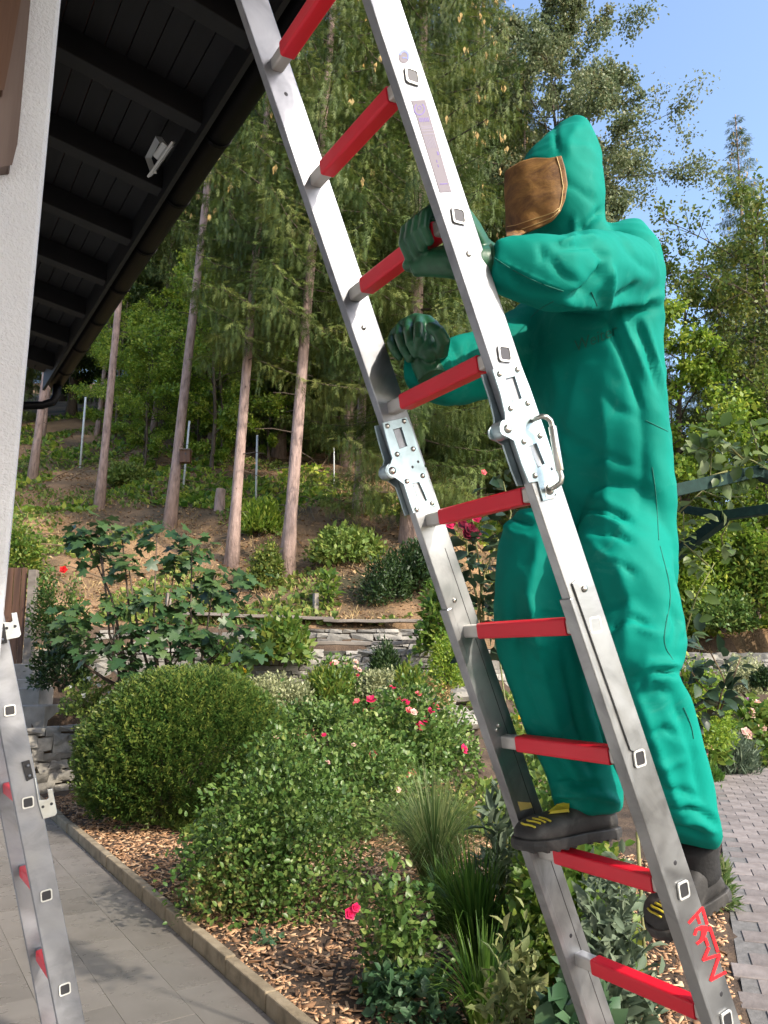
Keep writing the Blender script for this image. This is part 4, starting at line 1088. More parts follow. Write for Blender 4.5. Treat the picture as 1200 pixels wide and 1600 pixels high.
def guard_pt(x, y):
    # vertical half-cylinder around the front of the hood
    r_ = ray(x, y).normalized(); c = hood_c; rad = .138 - .03 * sm((300 - y) / 120.)
    ox, oy = -c.x, -c.y; a_ = r_.x ** 2 + r_.y ** 2; b_ = 2 * (r_.x * ox + r_.y * oy); cc = ox * ox + oy * oy - rad * rad
    disc = b_ * b_ - 4 * a_ * cc
    t = (-b_ - math.sqrt(max(disc, 0))) / (2 * a_); return EYEV + r_ * t
V = []
for j, row in enumerate(GP):
    for i, (x, y) in enumerate(row):
        q = guard_pt(x, y); h = BS.ray_cast(EYEV, ray(x, y).normalized())
        if h[0] is not None and (h[0] - EYEV).length < (q - EYEV).length + .006: q = h[0] - ray(x, y).normalized() * .007
        q += ray(x, y).normalized() * .010 * noise.noise(Vector((x * .035, y * .05, 3)))
        V.append(q)
F = [(j * (NU + 1) + i, (j + 1) * (NU + 1) + i, (j + 1) * (NU + 1) + i + 1, j * (NU + 1) + i + 1) for j in range(NV) for i in range(NU)]
guard = mesh_obj('face_guard', V, F, M['leather'], person, smooth=True)
sm_ = guard.modifiers.new('s', 'SMOOTH'); sm_.iterations = 6
so_ = guard.modifiers.new('t', 'SOLIDIFY'); so_.thickness = .0045; so_.offset = 0
guardW = [Vector(v) for v in V]
for line in ([(.93, t) for t in np.linspace(.02, .97, 26)], [(t, .93) for t in np.linspace(.02, .95, 26)], [(t, .86) for t in np.linspace(.05, .9, 26)]):
    P_ = []
    for u, v in line:
        i, j = min(int(u * NU), NU - 1), min(int(v * NV), NV - 1); q = guardW[j * (NU + 1) + i]; P_.append(q - (q - EYEV).normalized() * .0045)
    g = G(); g.tube(P_, .0011, 5); g.obj('stitching', M['thread'], guard, smooth=True)

# gloves -------------------------------------------------------------
def capsule(g, pts, rad, seg=12):
    P_ = [Vector(p) for p in pts]; rad = list(rad)
    d0 = (P_[0] - P_[1]).normalized(); d1 = (P_[-1] - P_[-2]).normalized()
    P2 = [P_[0] + d0 * rad[0] * .8] + P_ + [P_[-1] + d1 * rad[-1] * .55, P_[-1] + d1 * rad[-1] * .92]
    g.tube(P2, [rad[0] * .55] + rad + [rad[-1] * .82, rad[-1] * .35], seg)
# left glove grips the rung; fingers go over it and curl back under
k3 = 6; a3 = A9 + .28 * k3; rc = LA.p(a3, 0, 1.1)
g = G()
def gp(dn, dz, e): return Vector((rc.x + dn, e, rc.z + dz))
fe = [1.105, 1.128, 1.151, 1.173]      # along the rung; little finger nearest the right rail
for i, e in enumerate(fe):
    s_ = [.92, 1.0, 1.03, .97][i]; r0 = .0138 * s_
    capsule(g, [gp(.052, .036, 1.12 + (e - 1.14) * .85), gp(.022, .048, e), gp(-.012, .045, e + .004), gp(-.036, .022, e + .009), gp(-.038, -.006, e + .014), gp(-.022, -.030 * s_, e + .017)], [r0 * 1.05, r0, r0, r0 * .98, r0 * .93, r0 * .85])
capsule(g, [gp(.085, -.005, 1.155), gp(.055, -.030, 1.175), gp(.015, -.044, 1.188), gp(-.018, -.043, 1.20)], [.021, .019, .0155, .014])
g.loft([[gp(.050, .036, 1.12) + Vector((0, (u) * .041, w * .016)) for u, w in rounded(0, 0, 1, 1, .5)], [gp(.080, .018, 1.13) + Vector((w * .004, u * .043, w * .024)) for u, w in rounded(0, 0, 1, 1, .6)], [gp(.115, -.005, 1.135) + Vector((w * .004, u * .037, w * .026)) for u, w in rounded(0, 0, 1, 1, .7)], [gp(.150, -.022, 1.125) + Vector((0, u * .032, w * .028)) for u, w in rounded(0, 0, 1, 1, .8)]])
g.tube([at_e(643, 421, 1.195), at_e(662, 414, 1.175), at_e(682, 410, 1.15), at_e(705, 408, 1.12), at_e(730, 412, 1.10)], [.016, .024, .030, .034, .037], 18)
wr_ = at_e(752, 416, 1.085); wr2 = at_e(790, 416, 1.07)
g.tube([gp(.115, -.010, 1.135), gp(.150, -.02, 1.12), wr_.lerp(gp(.15, -.02, 1.12), .4), wr_, wr2], [.034, .034, .036, .039, .036], 18)
g1 = vox('glove', g, .0034, 4, person, M['glove']); tag(g1, 'green rubber glove gripping the rung')
g = G(); g.tube([at_e(765, 414, 1.081), at_e(768, 414, 1.079)], [.0410, .0415], 22); g.obj('glove_cuff_edge', M['glove'], person, smooth=True)
# right glove: loosely closed fist held in the gap below
g = G(); NF = .955
def fp(x, y, dn): return at_n(x, y, NF + dn)
g.tube([fp(610, 538, .026), fp(618, 522, .024), fp(632, 508, .024), fp(650, 500, .024), fp(668, 503, .026), fp(682, 516, .028)], [.012, .0150, .0165, .0170, .0165, .015], 14)
F4 = [ # knuckle, middle joint, tip
    ([(658, 514, .045), (656, 500, .014), (655, 510, -.010), (654, 530, -.016), (653, 545, -.006)], .0128),
    ([(646, 516, .045), (639, 504, .014), (638, 516, -.010), (642, 536, -.016), (650, 553, -.006)], .0128),
    ([(634, 524, .045), (625, 514, .014), (624, 526, -.009), (631, 545, -.014), (640, 560, -.004)], .0124),
    ([(624, 535, .045), (613, 529, .016), (612, 538, -.006), (617, 549, -.010), (624, 558, -.002)], .0112)]
for pts, r0 in F4: capsule(g, [fp(*p_) for p_ in pts], [r0 * 1.1, r0 * 1.05, r0, r0 * .96, r0 * .9])
capsule(g, [fp(688, 550, .035), fp(692, 532, .018), fp(684, 517, .0), fp(674, 512, -.006)], [.019, .0175, .0155, .014])
g.tube([fp(650, 512, .055), fp(656, 530, .050), fp(664, 552, .045), fp(668, 572, .045), fp(676, 592, .05)], [.026, .036, .038, .036, .034], 18)
g.tube([fp(632, 530, .050), fp(650, 545, .045), fp(672, 558, .04)], [.022, .030, .034], 16)
g.tube([fp(672, 508, .045), fp(682, 530, .04), fp(680, 556, .04)], [.020, .026, .030], 16)
capsule(g, [fp(664, 512, .03), fp(668, 530, .02), fp(670, 550, .015)], [.020, .022, .024])
g2 = vox('glove', g, .0034, 4, person, M['glove']); tag(g2, 'green rubber glove closed in a loose fist')
# boots --------------------------------------------------------------
def boot(name, heel, toe, ankle, shaft_top, side, wd, label, sole_m=None):
    """heel/toe: sole points; loft the upper along the foot, sole below"""
    fx = (toe - heel); Ln = fx.length; fx.normalize(); ls = Vector(side) - fx * Vector(side).dot(fx); ls.normalize(); up_ = fx.cross(ls); up_ = up_ if up_.dot(ankle - heel) > 0 else -up_
    root = bpy.data.objects.new(name, None); COL.objects.link(root); root.parent = person; root.location = heel - wpos(person)
    if label: root['label'] = label
    st = [(.0, .030, .016, .052), (.05, .036, .014, .075), (.16, .039, .012, .098), (.28, .040, .012, .105), (.40, .041, .012, .092), (.52, .044, .012, .078), (.64, .048, .012, .068), (.76, .050, .012, .064), (.86, .047, .012, .060), (.93, .038, .014, .050), (.98, .024, .018, .038), (1.0, .010, .024, .030)]
    rings = []
    for t, hw, z0, z1 in st:
        c = heel + fx * Ln * t; rg = []
        for q in range(20):
            a = 2 * math.pi * q / 20; cc, ss = math.cos(a), math.sin(a)
            xx = hw * wd * (abs(cc) ** .75) * (1 if cc > 0 else -1); zz_ = (z0 + z1) / 2 + (z1 - z0) / 2 * (abs(ss) ** .8) * (1 if ss > 0 else -1)
            if ss < 0: xx *= 1.04
            rg.append(c + ls * xx + up_ * zz_)
        rings.append(rg)
    g = G(); g.loft(rings); o = g.obj('boot_upper', M['boot'], root, smooth=True); sb = o.modifiers.new('s', 'SUBSURF'); sb.levels = 1; sb.render_levels = 1
    # sole with cleats
    rim = []
    sp_ = [(-.02, .022), (.0, .034), (.08, .041), (.25, .041), (.4, .039), (.55, .046), (.72, .053), (.86, .050), (.95, .038), (1.01, .020), (1.035, .0)]
    out = [heel + fx * Ln * t + ls * w * wd for t, w in sp_] + [heel + fx * Ln * t - ls * w * wd for t, w in sp_[::-1][1:]]
    def z_of(i): return 0
    g = G(); g.loft([[p_ + up_ * .0 for p_ in out], [p_ + up_ * .012 + (p_ - (heel + toe) / 2) * .015 for p_ in out], [p_ + up_ * .024 for p_ in out]])
    so = g.obj('sole', M['boot'], root, bevel=.003)
    for t in np.linspace(.06, .94, 10):
        if .36 < t < .5: continue
        w = np.interp(t, [a_ for a_, b_ in sp_], [b_ for a_, b_ in sp_]) * wd
        g = G(); c = heel + fx * Ln * t
        g.hexa(c - fx * .006 - ls * (w - .001) - up_ * .004, fx * .011, ls * (2 * w - .002), up_ * .008); g.obj('cleat', M['boot'], root, bevel=.002)
    g = G(); ctr = heel + fx * Ln * .20; ax_ = shaft_top - (ctr + up_ * .06)
    rr = []
    for t in np.linspace(0, 1, 6):
        c = (ctr + up_ * .055) + ax_ * t; r0 = .044 - .004 * math.sin(t * 3); rr.append([c + fx * (r0 * 1.12 * math.cos(a)) + ls * (r0 * .95 * math.sin(a)) for a in np.linspace(0, 2 * math.pi, 18, endpoint=False)])
    g.loft(rr); g.obj('boot_cuff', M['boot_cuff'], root, smooth=True)
    tr = bvh_of(o)
    def on_up(t, x, off=.0):   # point on the upper from above
        o_ = heel + fx * Ln * t + ls * x * wd + up_ * .2; h = tr.ray_cast(o_, -up_); return (h[0] + h[1] * off) if h[0] is not None else o_ - up_ * .13
    for k in range(4):
        t = .93 - k * .045; g = G(); xs = np.linspace(-.012 + k * .006, .030 + k * .002, 6) * (1 if True else -1)
        P_ = [on_up(t - abs(x) * .8, x * sgn_side, .001) for x in xs]; g.tube(P_, .0026, 6); g.obj('yellow_stripe', M['yellow'], root, smooth=True)
    a, b, c, d = on_up(.60, -.002, .004), on_up(.45, -.012 * 1, .006), on_up(.42, .036 * sgn_side, .004), on_up(.47, .040 * sgn_side, .003)
    g = G(); g.poly([on_up(.68, .006 * sgn_side, .002), on_up(.57, -.002 * sgn_side, .003), on_up(.50, .016 * sgn_side, .006), on_up(.55, .028 * sgn_side, .003)], [], up_ * .006); g.obj('yellow_tab', M['yellow'], root, bevel=.002)
    return root
a8 = A9 + .28; r8 = LA.p(a8, 0, 1.37); top8 = r8.z + .020
sgn_side = 1
toe1 = at_e(822, 1336, 1.37); toe1 = Vector((r8.x - .135, 1.385, top8 + .010)); heel1 = Vector((r8.x + .145, 1.36, top8 + .014))
boot('boot', heel1, toe1, heel1 + Vector((0, 0, .1)), at_e(925, 1258, 1.37), (0, -1, 0), 1.05, 'dusty black boot with yellow marks standing on the rung')
hl = at_e(1128, 1392, 1.13); tl = at_e(1022, 1462, 1.19)
boot('boot', hl, tl, hl + Vector((0, 0, .1)), at_e(1092, 1312, 1.13), (0, -1, .0), 1.0, 'dusty grey boot lifted behind the right rail')

# ============================================================ VEGETATION
def trunk_geo(H, r0, r1, lean=(0, 0), seg=10, wob=.05, n=14):
    P_ = []; rr = []
    for i in range(n + 1):
        t = i / n; z = H * t - .3 * (1 - t)
        P_.append((lean[0] * t * H + wob * math.sin(t * 9 + lean[0] * 50) * (t), lean[1] * t * H + wob * math.cos(t * 7) * t, z)); rr.append((r0 * (1 + .5 * max(0, .04 - t) / .04) * (1 - t) + r1 * t))
    return P_, rr
def spruce_mesh(H, cb, Lmax, seed, dens=1., hang=.55):
    """needle sprays on drooping whorls of branches; returns crown (V,F,rnd) and branch solid"""
    rs = np.random.default_rng(seed); P = []; D = []; Nn = []; Sz = []; Rn = []; br = G()
    z = cb
    while z < H - .2:
        t = (z - cb) / (H - cb); Lb = Lmax * (1 - t) ** .75 * (0.55 + .45 * min(1, (z - cb) / 2.5 + .3)) + .15
        nb = int(rs.integers(4, 7))
        a0 = rs.uniform(0, 6.28)
        for b in range(nb):
            az = a0 + b * 6.283 / nb + rs.uniform(-.35, .35); L_ = Lb * rs.uniform(.65, 1.12); zz = z + rs.uniform(-.15, .15)
            dr = np.array([math.cos(az), math.sin(az), 0]); sdv = np.array([-math.sin(az), math.cos(az), 0])
            droop = rs.uniform(.18, .42) * (1 - .6 * t)
            def bp(u): return dr * (L_ * u) + np.array([0, 0, zz + L_ * (.18 * u * (t + .2) - droop * u + droop * .75 * u ** 3)])
            us = [0, .3, .65, 1]
            br.tube([bp(u) for u in us], [.022 * (L_ / 3 + .3), .017 * (L_ / 3 + .3), .010, .004], 4, cap=False)
            ns = int(L_ / .13 * dens) + 2; brv = rs.uniform(.25, .8)
            for i in range(ns):
                u = .12 + .88 * (i + rs.uniform(0, 1)) / ns
                for sd in (-1, 1):
                    sl = (.20 + .75 * (1 - u)) * min(1, L_ / 2) * rs.uniform(.5, 1.1)      # side twig length
                    base = bp(u); dirv = dr * .55 + sdv * sd * .85; hl = hang * rs.uniform(.35, 1.15) * min(1., L_ / 1.6)
                    m_ = max(2, int((sl) / .11))
                    for k in range(m_):
                        f = (k + .5) / m_; p = base + dirv * sl * f + np.array([0, 0, -.18 * sl * f * f]) + rs.normal(0, .02, 3)
                        # spray along the twig
                        P.append(p); D.append(dirv + np.array([0, 0, -.45]) + rs.normal(0, .25, 3)); Nn.append([rs.normal(0, .3), rs.normal(0, .3), 1]); Sz.append(.26 * rs.uniform(.8, 1.4)); Rn.append(brv + rs.normal(.12, .12))
                        # hanging strand
                        if rs.uniform() < .5:
                            q = p.copy(); hh = hl * rs.uniform(.4, 1.); st = .17; mm = int(hh / st) + 1
                            for s_ in range(mm):
                                P.append(q.copy()); D.append(np.array([rs.normal(0, .14), rs.normal(0, .14), -1.])); Nn.append(dr + rs.normal(0, .5, 3)); Sz.append(.24 * rs.uniform(.7, 1.2)); Rn.append(brv + rs.normal(-.05, .12)); q += np.array([rs.normal(0, .012), rs.normal(0, .012), -st])
        z += .58 * rs.uniform(.8, 1.3)
    V, F, r_ = inst('spray', np.array(P), np.array(D), np.array(Nn), np.array(Sz), np.clip(np.array(Rn), 0, 1), wid=.8)
    return (V, F, r_), br
def cones_mesh(H, Lmax, seed, n=60):
    rs = np.random.default_rng(seed); P = []; 
    for _ in range(n):
        t = rs.uniform(.35, .97); z = H * t; a = rs.uniform(0, 6.28); r_ = Lmax * (1 - t) ** .75 * rs.uniform(.6, .95); P.append([r_ * math.cos(a), r_ * math.sin(a), z - .3 * r_ ** .5])
    P = np.array(P); V = []; F = []; R_ = []
    for k in range(3):
        V_, F_, r_ = inst('kite', P + rng.normal(0, .03, P.shape) * (k > 0), np.tile([0, 0, -1.], (n, 1)), np.tile([math.cos(k * 2.1), math.sin(k * 2.1), 0.], (n, 1)), rng.uniform(.14, .2, n), rng.uniform(0, 1, n), wid=.9); V.append((V_, F_, r_))
    return cat(V)
def make_spruce(name, H, cb, Lmax, r0, seed, lm, dens=1., stubs=True, cones=0, bm='bark'):
    root = thing(name, (0, 0, 0), '', 'tree'); P_, rr = trunk_geo(H, r0, .03, wob=.06)
    g = G(); g.tube(P_, rr, 12); g.obj('trunk', M[bm], root, smooth=True, world=False)
    (V, F, r_), br = spruce_mesh(H, cb, Lmax, seed, dens)
    o = np_mesh('crown', V, F, L[lm], root, r_, world=False, kind='stuff')
    if stubs:
        z = 1.2
        while z < cb + 3:
            a = rng.uniform(0, 6.28); l = rng.uniform(.15, .9) * (1 if z > cb * .4 else .35)
            br.tube([(0, 0, z), (l * math.cos(a) * .6, l * math.sin(a) * .6, z - .02), (l * math.cos(a), l * math.sin(a), z - .12 * l)], [.014, .009, .004], 4, cap=False); z += rng.uniform(.18, .5)
    br.obj('branches', M['twig_dark'], root, world=False, kind='stuff')
    if cones:
        V, F, r_ = cones_mesh(H, Lmax, seed, cones); np_mesh('cones', V, F, L['cone'], root, r_, world=False, kind='stuff')
    return root
def broadleaf(name, H, spread, seed, lm, n_leaf=26000, leaf=.09, cb=.3, r0=.16, bm='bark_dark', lean=(0, 0), shape=1., droop=0.):
    rs = np.random.default_rng(seed); root = thing(name, (0, 0, 0), '', 'tree')
    g = G(); P_, rr = trunk_geo(H * .97, r0, .015, lean=lean, wob=.25); g.tube(P_, rr, 10); g.obj('trunk', M[bm], root, smooth=True, world=False)
    br = G(); tips = []
    nb = int(34 * H / 10)
    for i in range(nb):
        t = cb + (1 - cb) * ((i + rs.uniform()) / nb) ** .9; t = min(t, .97)
        k = t * (len(P_) - 1); a_, f_ = int(k), k - int(k); base = Vector(P_[a_]).lerp(Vector(P_[min(a_ + 1, len(P_) - 1)]), f_)
        az = i * 2.4 + rs.uniform(-.4, .4); prof = math.sin(math.pi * min(1, (1 - t) / (1 - cb) * .85 + .13)) ** .8 * shape
        Lb = spread * max(.15, prof) * rs.uniform(.55, 1.15); el = rs.uniform(.25, .9) * (1 - droop)
        d = Vector((math.cos(az) * math.cos(el), math.sin(az) * math.cos(el), math.sin(el)))
        pts = [base]; p = base.copy(); segs = 5
        for s_ in range(segs):
            d = (d + Vector(rs.normal(0, .13, 3)) + Vector((0, 0, -.10 * droop - .04))).normalized(); p = p + d * Lb / segs; pts.append(p.copy())
            if s_ >= 1:
                for q in range(2 + int(s_ > 2)):
                    dd = (d + Vector(rs.normal(0, .6, 3))).normalized(); l2 = Lb * rs.uniform(.16, .36); q0 = p.lerp(pts[-2], rs.uniform(0, 1)); q1 = q0 + dd * l2 * .5; q2 = q1 + (dd + Vector((0, 0, -.25))).normalized() * l2 * .5
                    br.tube([q0, q1, q2], [.010, .007, .003], 3, cap=False); tips += [(q0.lerp(q1, .6), q1, l2), (q1, q2, l2), (q1.lerp(q2, .5), q2, l2)]
        br.tube(pts, [r0 * .28 * (1 - j / (segs + 1)) * (1.1 - t) + .006 for j in range(segs + 1)], 5, cap=False)
    br.obj('branches', M['twig_dark'], root, world=False, kind='stuff')
    tp = np.array([list(b) + [l] for a, b, l in tips]); ta = np.array([list(a) for a, b, l in tips]); idx = rs.integers(0, len(tp), n_leaf); u = rs.uniform(-.1, 1.1, n_leaf)[:, None]
    P = ta[idx] * (1 - u) + tp[idx, :3] * u + rs.normal(0, 1, (n_leaf, 3)) * (tp[idx, 3:4] * .14 + .03)
    D = norm(rs.normal(0, 1, (n_leaf, 3)) + np.array([0, 0, -.4])); Nn = norm(rs.normal(0, .8, (n_leaf, 3)) + np.array([0, 0, 1.]))
    cl = rs.uniform(0, 1, len(tp))[idx] * .5 + rs.uniform(0, 1, n_leaf) * .5
    V, F, r_ = inst('kite', P, D, Nn, leaf * rs.uniform(.6, 1.3, n_leaf), cl, wid=1.25)
    np_mesh('crown', V, F, L[lm], root, r_, world=False, kind='stuff'); return root
def place(root, p, label, group=None, rz=0., s=1., tilt=None):
    root.location = p; root['label'] = label; root.rotation_euler.z = rz; root.scale = (s, s, s)
    if group: root['group'] = group
    if tilt: root.rotation_euler.x, root.rotation_euler.y = tilt
    return root
spA = make_spruce('spruce_tree', 25, 13.0, 2.1, .125, 11, 'spruce', 1.0, cones=50)
spB = make_spruce('spruce_tree', 26, 1.3, 3.6, .19, 12, 'spruce', 1.0, cones=220)
spC = make_spruce('spruce_tree', 22, 5.2, 1.95, .125, 13, 'spruce', 1.0, cones=60)
def lean_to(x0, y0, x1, y1, p):
    """tilt so that the trunk passes through the second pixel"""
    X0, Y0 = toXY(p.x, p.y); q = at_d(x1, y1, Y0); v = q - p; v.normalize()
    return v
def put(src, used, px, py, top, label, s=1., rz=0., group='spruces at the foot of the slope', loc=None, name=None):
    p = loc if loc is not None else on_ground(px, py)
    o = src if not used else copy_tree(src, p)
    o.location = p; o['label'] = label; o['group'] = group; o.scale = (s, s, s)
    if top is not None:
        v = lean_to(px, py, top[0], top[1], p); o.rotation_mode = 'QUATERNION'
        o.rotation_quaternion = Vector((0, 0, 1)).rotation_difference(v) @ Matrix.Rotation(rz, 3, 'Z').to_quaternion()
    else: o.rotation_euler.z = rz
    return o
put(spA, False, 265, 822, (330, 230), 'tall bare spruce trunk with the bird box nailed on its right side', 1.0, .6)
put(spA, True, 50, 752, (66, 630), 'spruce trunk nearest the white house corner below the gutter end', .95, 2.1)
put(spA, True, 155, 792, (190, 430), 'slim spruce trunk with one low green bough beside the black gutter', .9, 4.0)
put(spC, False, 362, 882, (388, 540), 'slim pale spruce trunk right of the one with the bird box', .93, 1.0)
put(spC, True, 447, 902, (468, 640), 'thick spruce trunk nearest the vine with drooping boughs above it', 1.05, 2.8)
put(spB, False, 640, 848, (655, 300), 'big spruce with green skirts of boughs seen between the ladder rails', .95, 0.)
p = on_ground(560, 800)
put(spC, True, 560, 800, (575, 300), 'spruce with olive drooping boughs just left of the left ladder rail', 1.0, 5.1)
put(spB, True, 735, 760, (748, 300), 'cone-laden spruce rising behind the gripping glove', 1.0, 1.9)
put(spB, True, 850, 770, (858, 200), 'dense spruce directly behind the green hood', .85, 3.3)
put(spC, True, 470, 640, (488, 300), 'dark spruce trunk further up the slope behind the thick one', 1.0, .3)
put(spA, True, 395, 640, (405, 300), 'thin spruce up the slope between the two pale trunks', .9, .9)
put(spB, True, 1150, 640, None, 'spruce whose pointed tip stands against the sky at the right', (23.3 - Tw(13.6, 27.5).z) / 26, .4, loc=Tw(13.6, 27.5))
put(spA, True, 1175, 860, (1178, 500), 'spruce trunk at the right edge behind the yellowing tree', .42, 3., loc=Tw(9.4, 19.5))
put(spA, True, 1105, 880, (1100, 700), 'slim dark trunk in the wood behind the rose arch', .42, 4.7, loc=Tw(8.4, 21.5))
for i, (X, Y, s_, r_) in enumerate([(-3.6, 25.5, 1., 1.), (-1.2, 24.2, .95, 2.2), (.9, 26., 1., 3.1), (2.9, 24.5, .9, 4.4), (-6.4, 28, 1., .4), (4.3, 23.2, .62, 5.)]):
    copy_tree(spB, Tw(X, Y), ['dark spruce filling the gap right of the thick trunk', 'dark spruce behind the closed green fist', 'dense spruce between the two big skirted ones', 'spruce crown just left of the green hood', 'tall spruce deep behind the bird box trunk', 'shorter spruce behind the shoulder of the suit'][i], 'dense spruces in the middle of the wood', r_, s_)
k = 0
for X in np.arange(-22, 8, 2.7):
    for Y in (29., 35., 43.):
        if rng.uniform() < .12: continue
        x_ = X + rng.uniform(-1, 1) + (Y - 29) * .1; y_ = Y + rng.uniform(-2, 2); src = [spB, spC, spB][k % 3]
        if x_ > 6.5: continue
        copy_tree(src, Tw(x_, y_), 'spruce standing in the dark wood high up the slope', 'spruces of the wood high up the slope', rng.uniform(0, 6), rng.uniform(.7, 1.0)); k += 1
# broadleaf trees
w1 = broadleaf('willow_tree', 20, 4.0, 21, 'willow', 110000, .12, .22, .2, shape=1.0)
place(w1, Tw(6.1, 23.5), 'grey green feathery tree against the sky behind the green hood', rz=1.)
w2 = broadleaf('maple_tree', 10, 3.3, 22, 'autumn', 19000, .10, .12, .15)
place(w2, Tw(9.9, 18.0), 'yellowing leafy tree at the right edge', rz=2., s=1.12)
w3 = copy_tree(w2, Tw(7.7, 19.0), 'yellow green tree right behind the suit back', None, 4.0, .95)
w3b = copy_tree(w2, Tw(12.2, 19.0), 'yellowing tree at the far right edge of the wood', None, 1.0, 1.1)
be = broadleaf('beech_tree', 7, 2.7, 23, 'beech', 20000, .11, .06, .07)
place(be, on_ground(330, 735), 'bright green young beech on the slope right of the bird box trunk')
for i, (px, py, s, lb) in enumerate([(225, 715, .7, 'low beech sapling between the two left trunks'), (420, 720, .8, 'beech sapling behind the thick spruce trunk'), (110, 640, .8, 'beech sapling under the end of the gutter'), (300, 640, 1., 'shaded beech higher up behind the bird box trunk'), (380, 620, 1.1, 'tall beech above the pale pole on the slope'), (230, 600, 1.2, 'beech high on the slope just right of the gutter')]):
    copy_tree(be, on_ground(px, py), lb, 'young beeches on the slope', rng.uniform(0, 6), s)
copy_tree(be, Tw(6.9, 18.0), 'fresh green beech behind the suit back above the arch', None, 2.0, 1.1); copy_tree(be, Tw(9.3, 17.4), 'fresh green beech at the right above the arch', None, 5.0, 1.0)
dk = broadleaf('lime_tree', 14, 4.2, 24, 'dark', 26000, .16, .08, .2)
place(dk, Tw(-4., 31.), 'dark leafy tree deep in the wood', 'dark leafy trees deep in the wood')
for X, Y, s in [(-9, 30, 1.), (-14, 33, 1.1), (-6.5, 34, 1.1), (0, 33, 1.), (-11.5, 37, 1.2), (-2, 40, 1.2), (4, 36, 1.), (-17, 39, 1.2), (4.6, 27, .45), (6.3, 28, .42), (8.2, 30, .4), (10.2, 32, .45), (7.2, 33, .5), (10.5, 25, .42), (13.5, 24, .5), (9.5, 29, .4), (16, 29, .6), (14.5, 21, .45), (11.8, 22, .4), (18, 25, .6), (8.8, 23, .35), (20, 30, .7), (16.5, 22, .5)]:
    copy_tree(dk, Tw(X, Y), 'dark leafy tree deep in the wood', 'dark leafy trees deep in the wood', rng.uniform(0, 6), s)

for X, Y, s_ in [(5.3, 29, .42), (7.6, 31, .40), (9.6, 28, .36), (11.5, 30, .36), (13.5, 32, .40), (3.6, 27.5, .5)]:
    copy_tree(spB, Tw(X, Y), 'low dark spruce in the wood behind the person', 'low spruces in the wood behind the person', rng.uniform(0, 6), s_)
for i, (px, py, s, lb) in enumerate([(250, 660, 1.25, 'wide bright beech between the slim trunk and the bird box trunk'), (350, 660, 1.3, 'wide bright beech between the bird box trunk and the pale trunk'), (430, 640, 1.2, 'bright beech half hidden by the thick spruce trunk'), (300, 560, 1.5, 'high beech crown filling the gap above the bird box'), (215, 560, 1.4, 'high beech crown beside the gutter'), (120, 600, 1.1, 'beech sapling right of the gutter bend'), (310, 700, .8, 'yellow green beech sapling just behind the bird box'), (180, 690, .8, 'beech sapling behind the slim left trunk'), (345, 720, .9, 'leafy beech between the bird box and the stump'), (225, 740, .6, 'small beech at the foot of the slim trunk'), (410, 700, .9, 'beech sapling beside the pale pole')]):
    copy_tree(be, on_ground(px, py), lb, 'young beeches on the slope', rng.uniform(0, 6), s)
# shrubs --------------------------------------------------------------
def shrub(name, c, rx, ry, rz, n, leaf, lm, label, catg='shrub', kind='kite', lumps=26, stems=8, stem_m='twig_dark', flowers=(), low=.0, up=.5, wid=1.1, fill=.35, group=None, zmin=.02):
    c = Vector(c); root = thing(name, tuple(c), label, catg, group)
    lc = rdir(lumps, .15); lc[:, 2] = np.abs(lc[:, 2]) * 1.0; lr = rng.uniform(.35, .95, lumps)[:, None]; cen = lc * lr; cen[:, 2] = cen[:, 2] * .9 + .08
    rad = rng.uniform(.20, .42, lumps)
    idx = rng.integers(0, lumps, n); off = rdir(n) * (rng.uniform(0, 1, n) ** .45)[:, None] * rad[idx][:, None]
    P = cen[idx] + off
    k = int(n * fill); P[:k] = rdir(k) * (rng.uniform(.2, 1, k) ** .4)[:, None]; P[:k, 2] = np.abs(P[:k, 2])
    P[:, 2] = np.maximum(P[:, 2], low); outd = norm(P + 1e-3)
    P = P * np.array([rx, ry, rz]) + np.array([0, 0, .02]) ; P[:, 2] = np.maximum(P[:, 2], zmin)
    D = norm(outd * .6 + rng.normal(0, .6, (n, 3)) + np.array([0, 0, up * .4])); Nn = norm(outd * .5 + rng.normal(0, .5, (n, 3)) + np.array([0, 0, .8]))
    r_ = np.clip(rng.uniform(0, 1, lumps)[idx] * .4 + rng.uniform(0, 1, n) * .6, 0, 1)
    V, F, rr = inst(kind, P, D, Nn, leaf * rng.uniform(.55, 1.25, n), r_, wid=wid)
    np_mesh('foliage', V, F, L[lm], root, rr, world=False, kind='stuff')
    if stems:
        g = G()
        for i in range(stems):
            q = cen[rng.integers(0, lumps)] * np.array([rx, ry, rz]) * .95; m_ = Vector((q[0] * .35, q[1] * .35, q[2] * .55)); g.tube([(rng.uniform(-.05, .05) * rx, rng.uniform(-.05, .05), -.05), m_, q], [.012, .008, .004], 5, cap=False)
        g.obj('stems', M[stem_m], root, world=False, kind='stuff')
    for (fm, cnt, fs) in flowers:
        for i in range(cnt):
            d = rdir(1, .9)[0]; d[2] = abs(d[2]) + .15; d = d / np.linalg.norm(d)
            if toXY(d[0], d[1])[1] > .3: d[0], d[1] = -d[0], -d[1]
            q = d * rng.uniform(.85, 1.06) * np.array([rx, ry, rz]); flower(Vector(q), fs * rng.uniform(.75, 1.2), fm, root, d)
    return root
fl_cache = {}
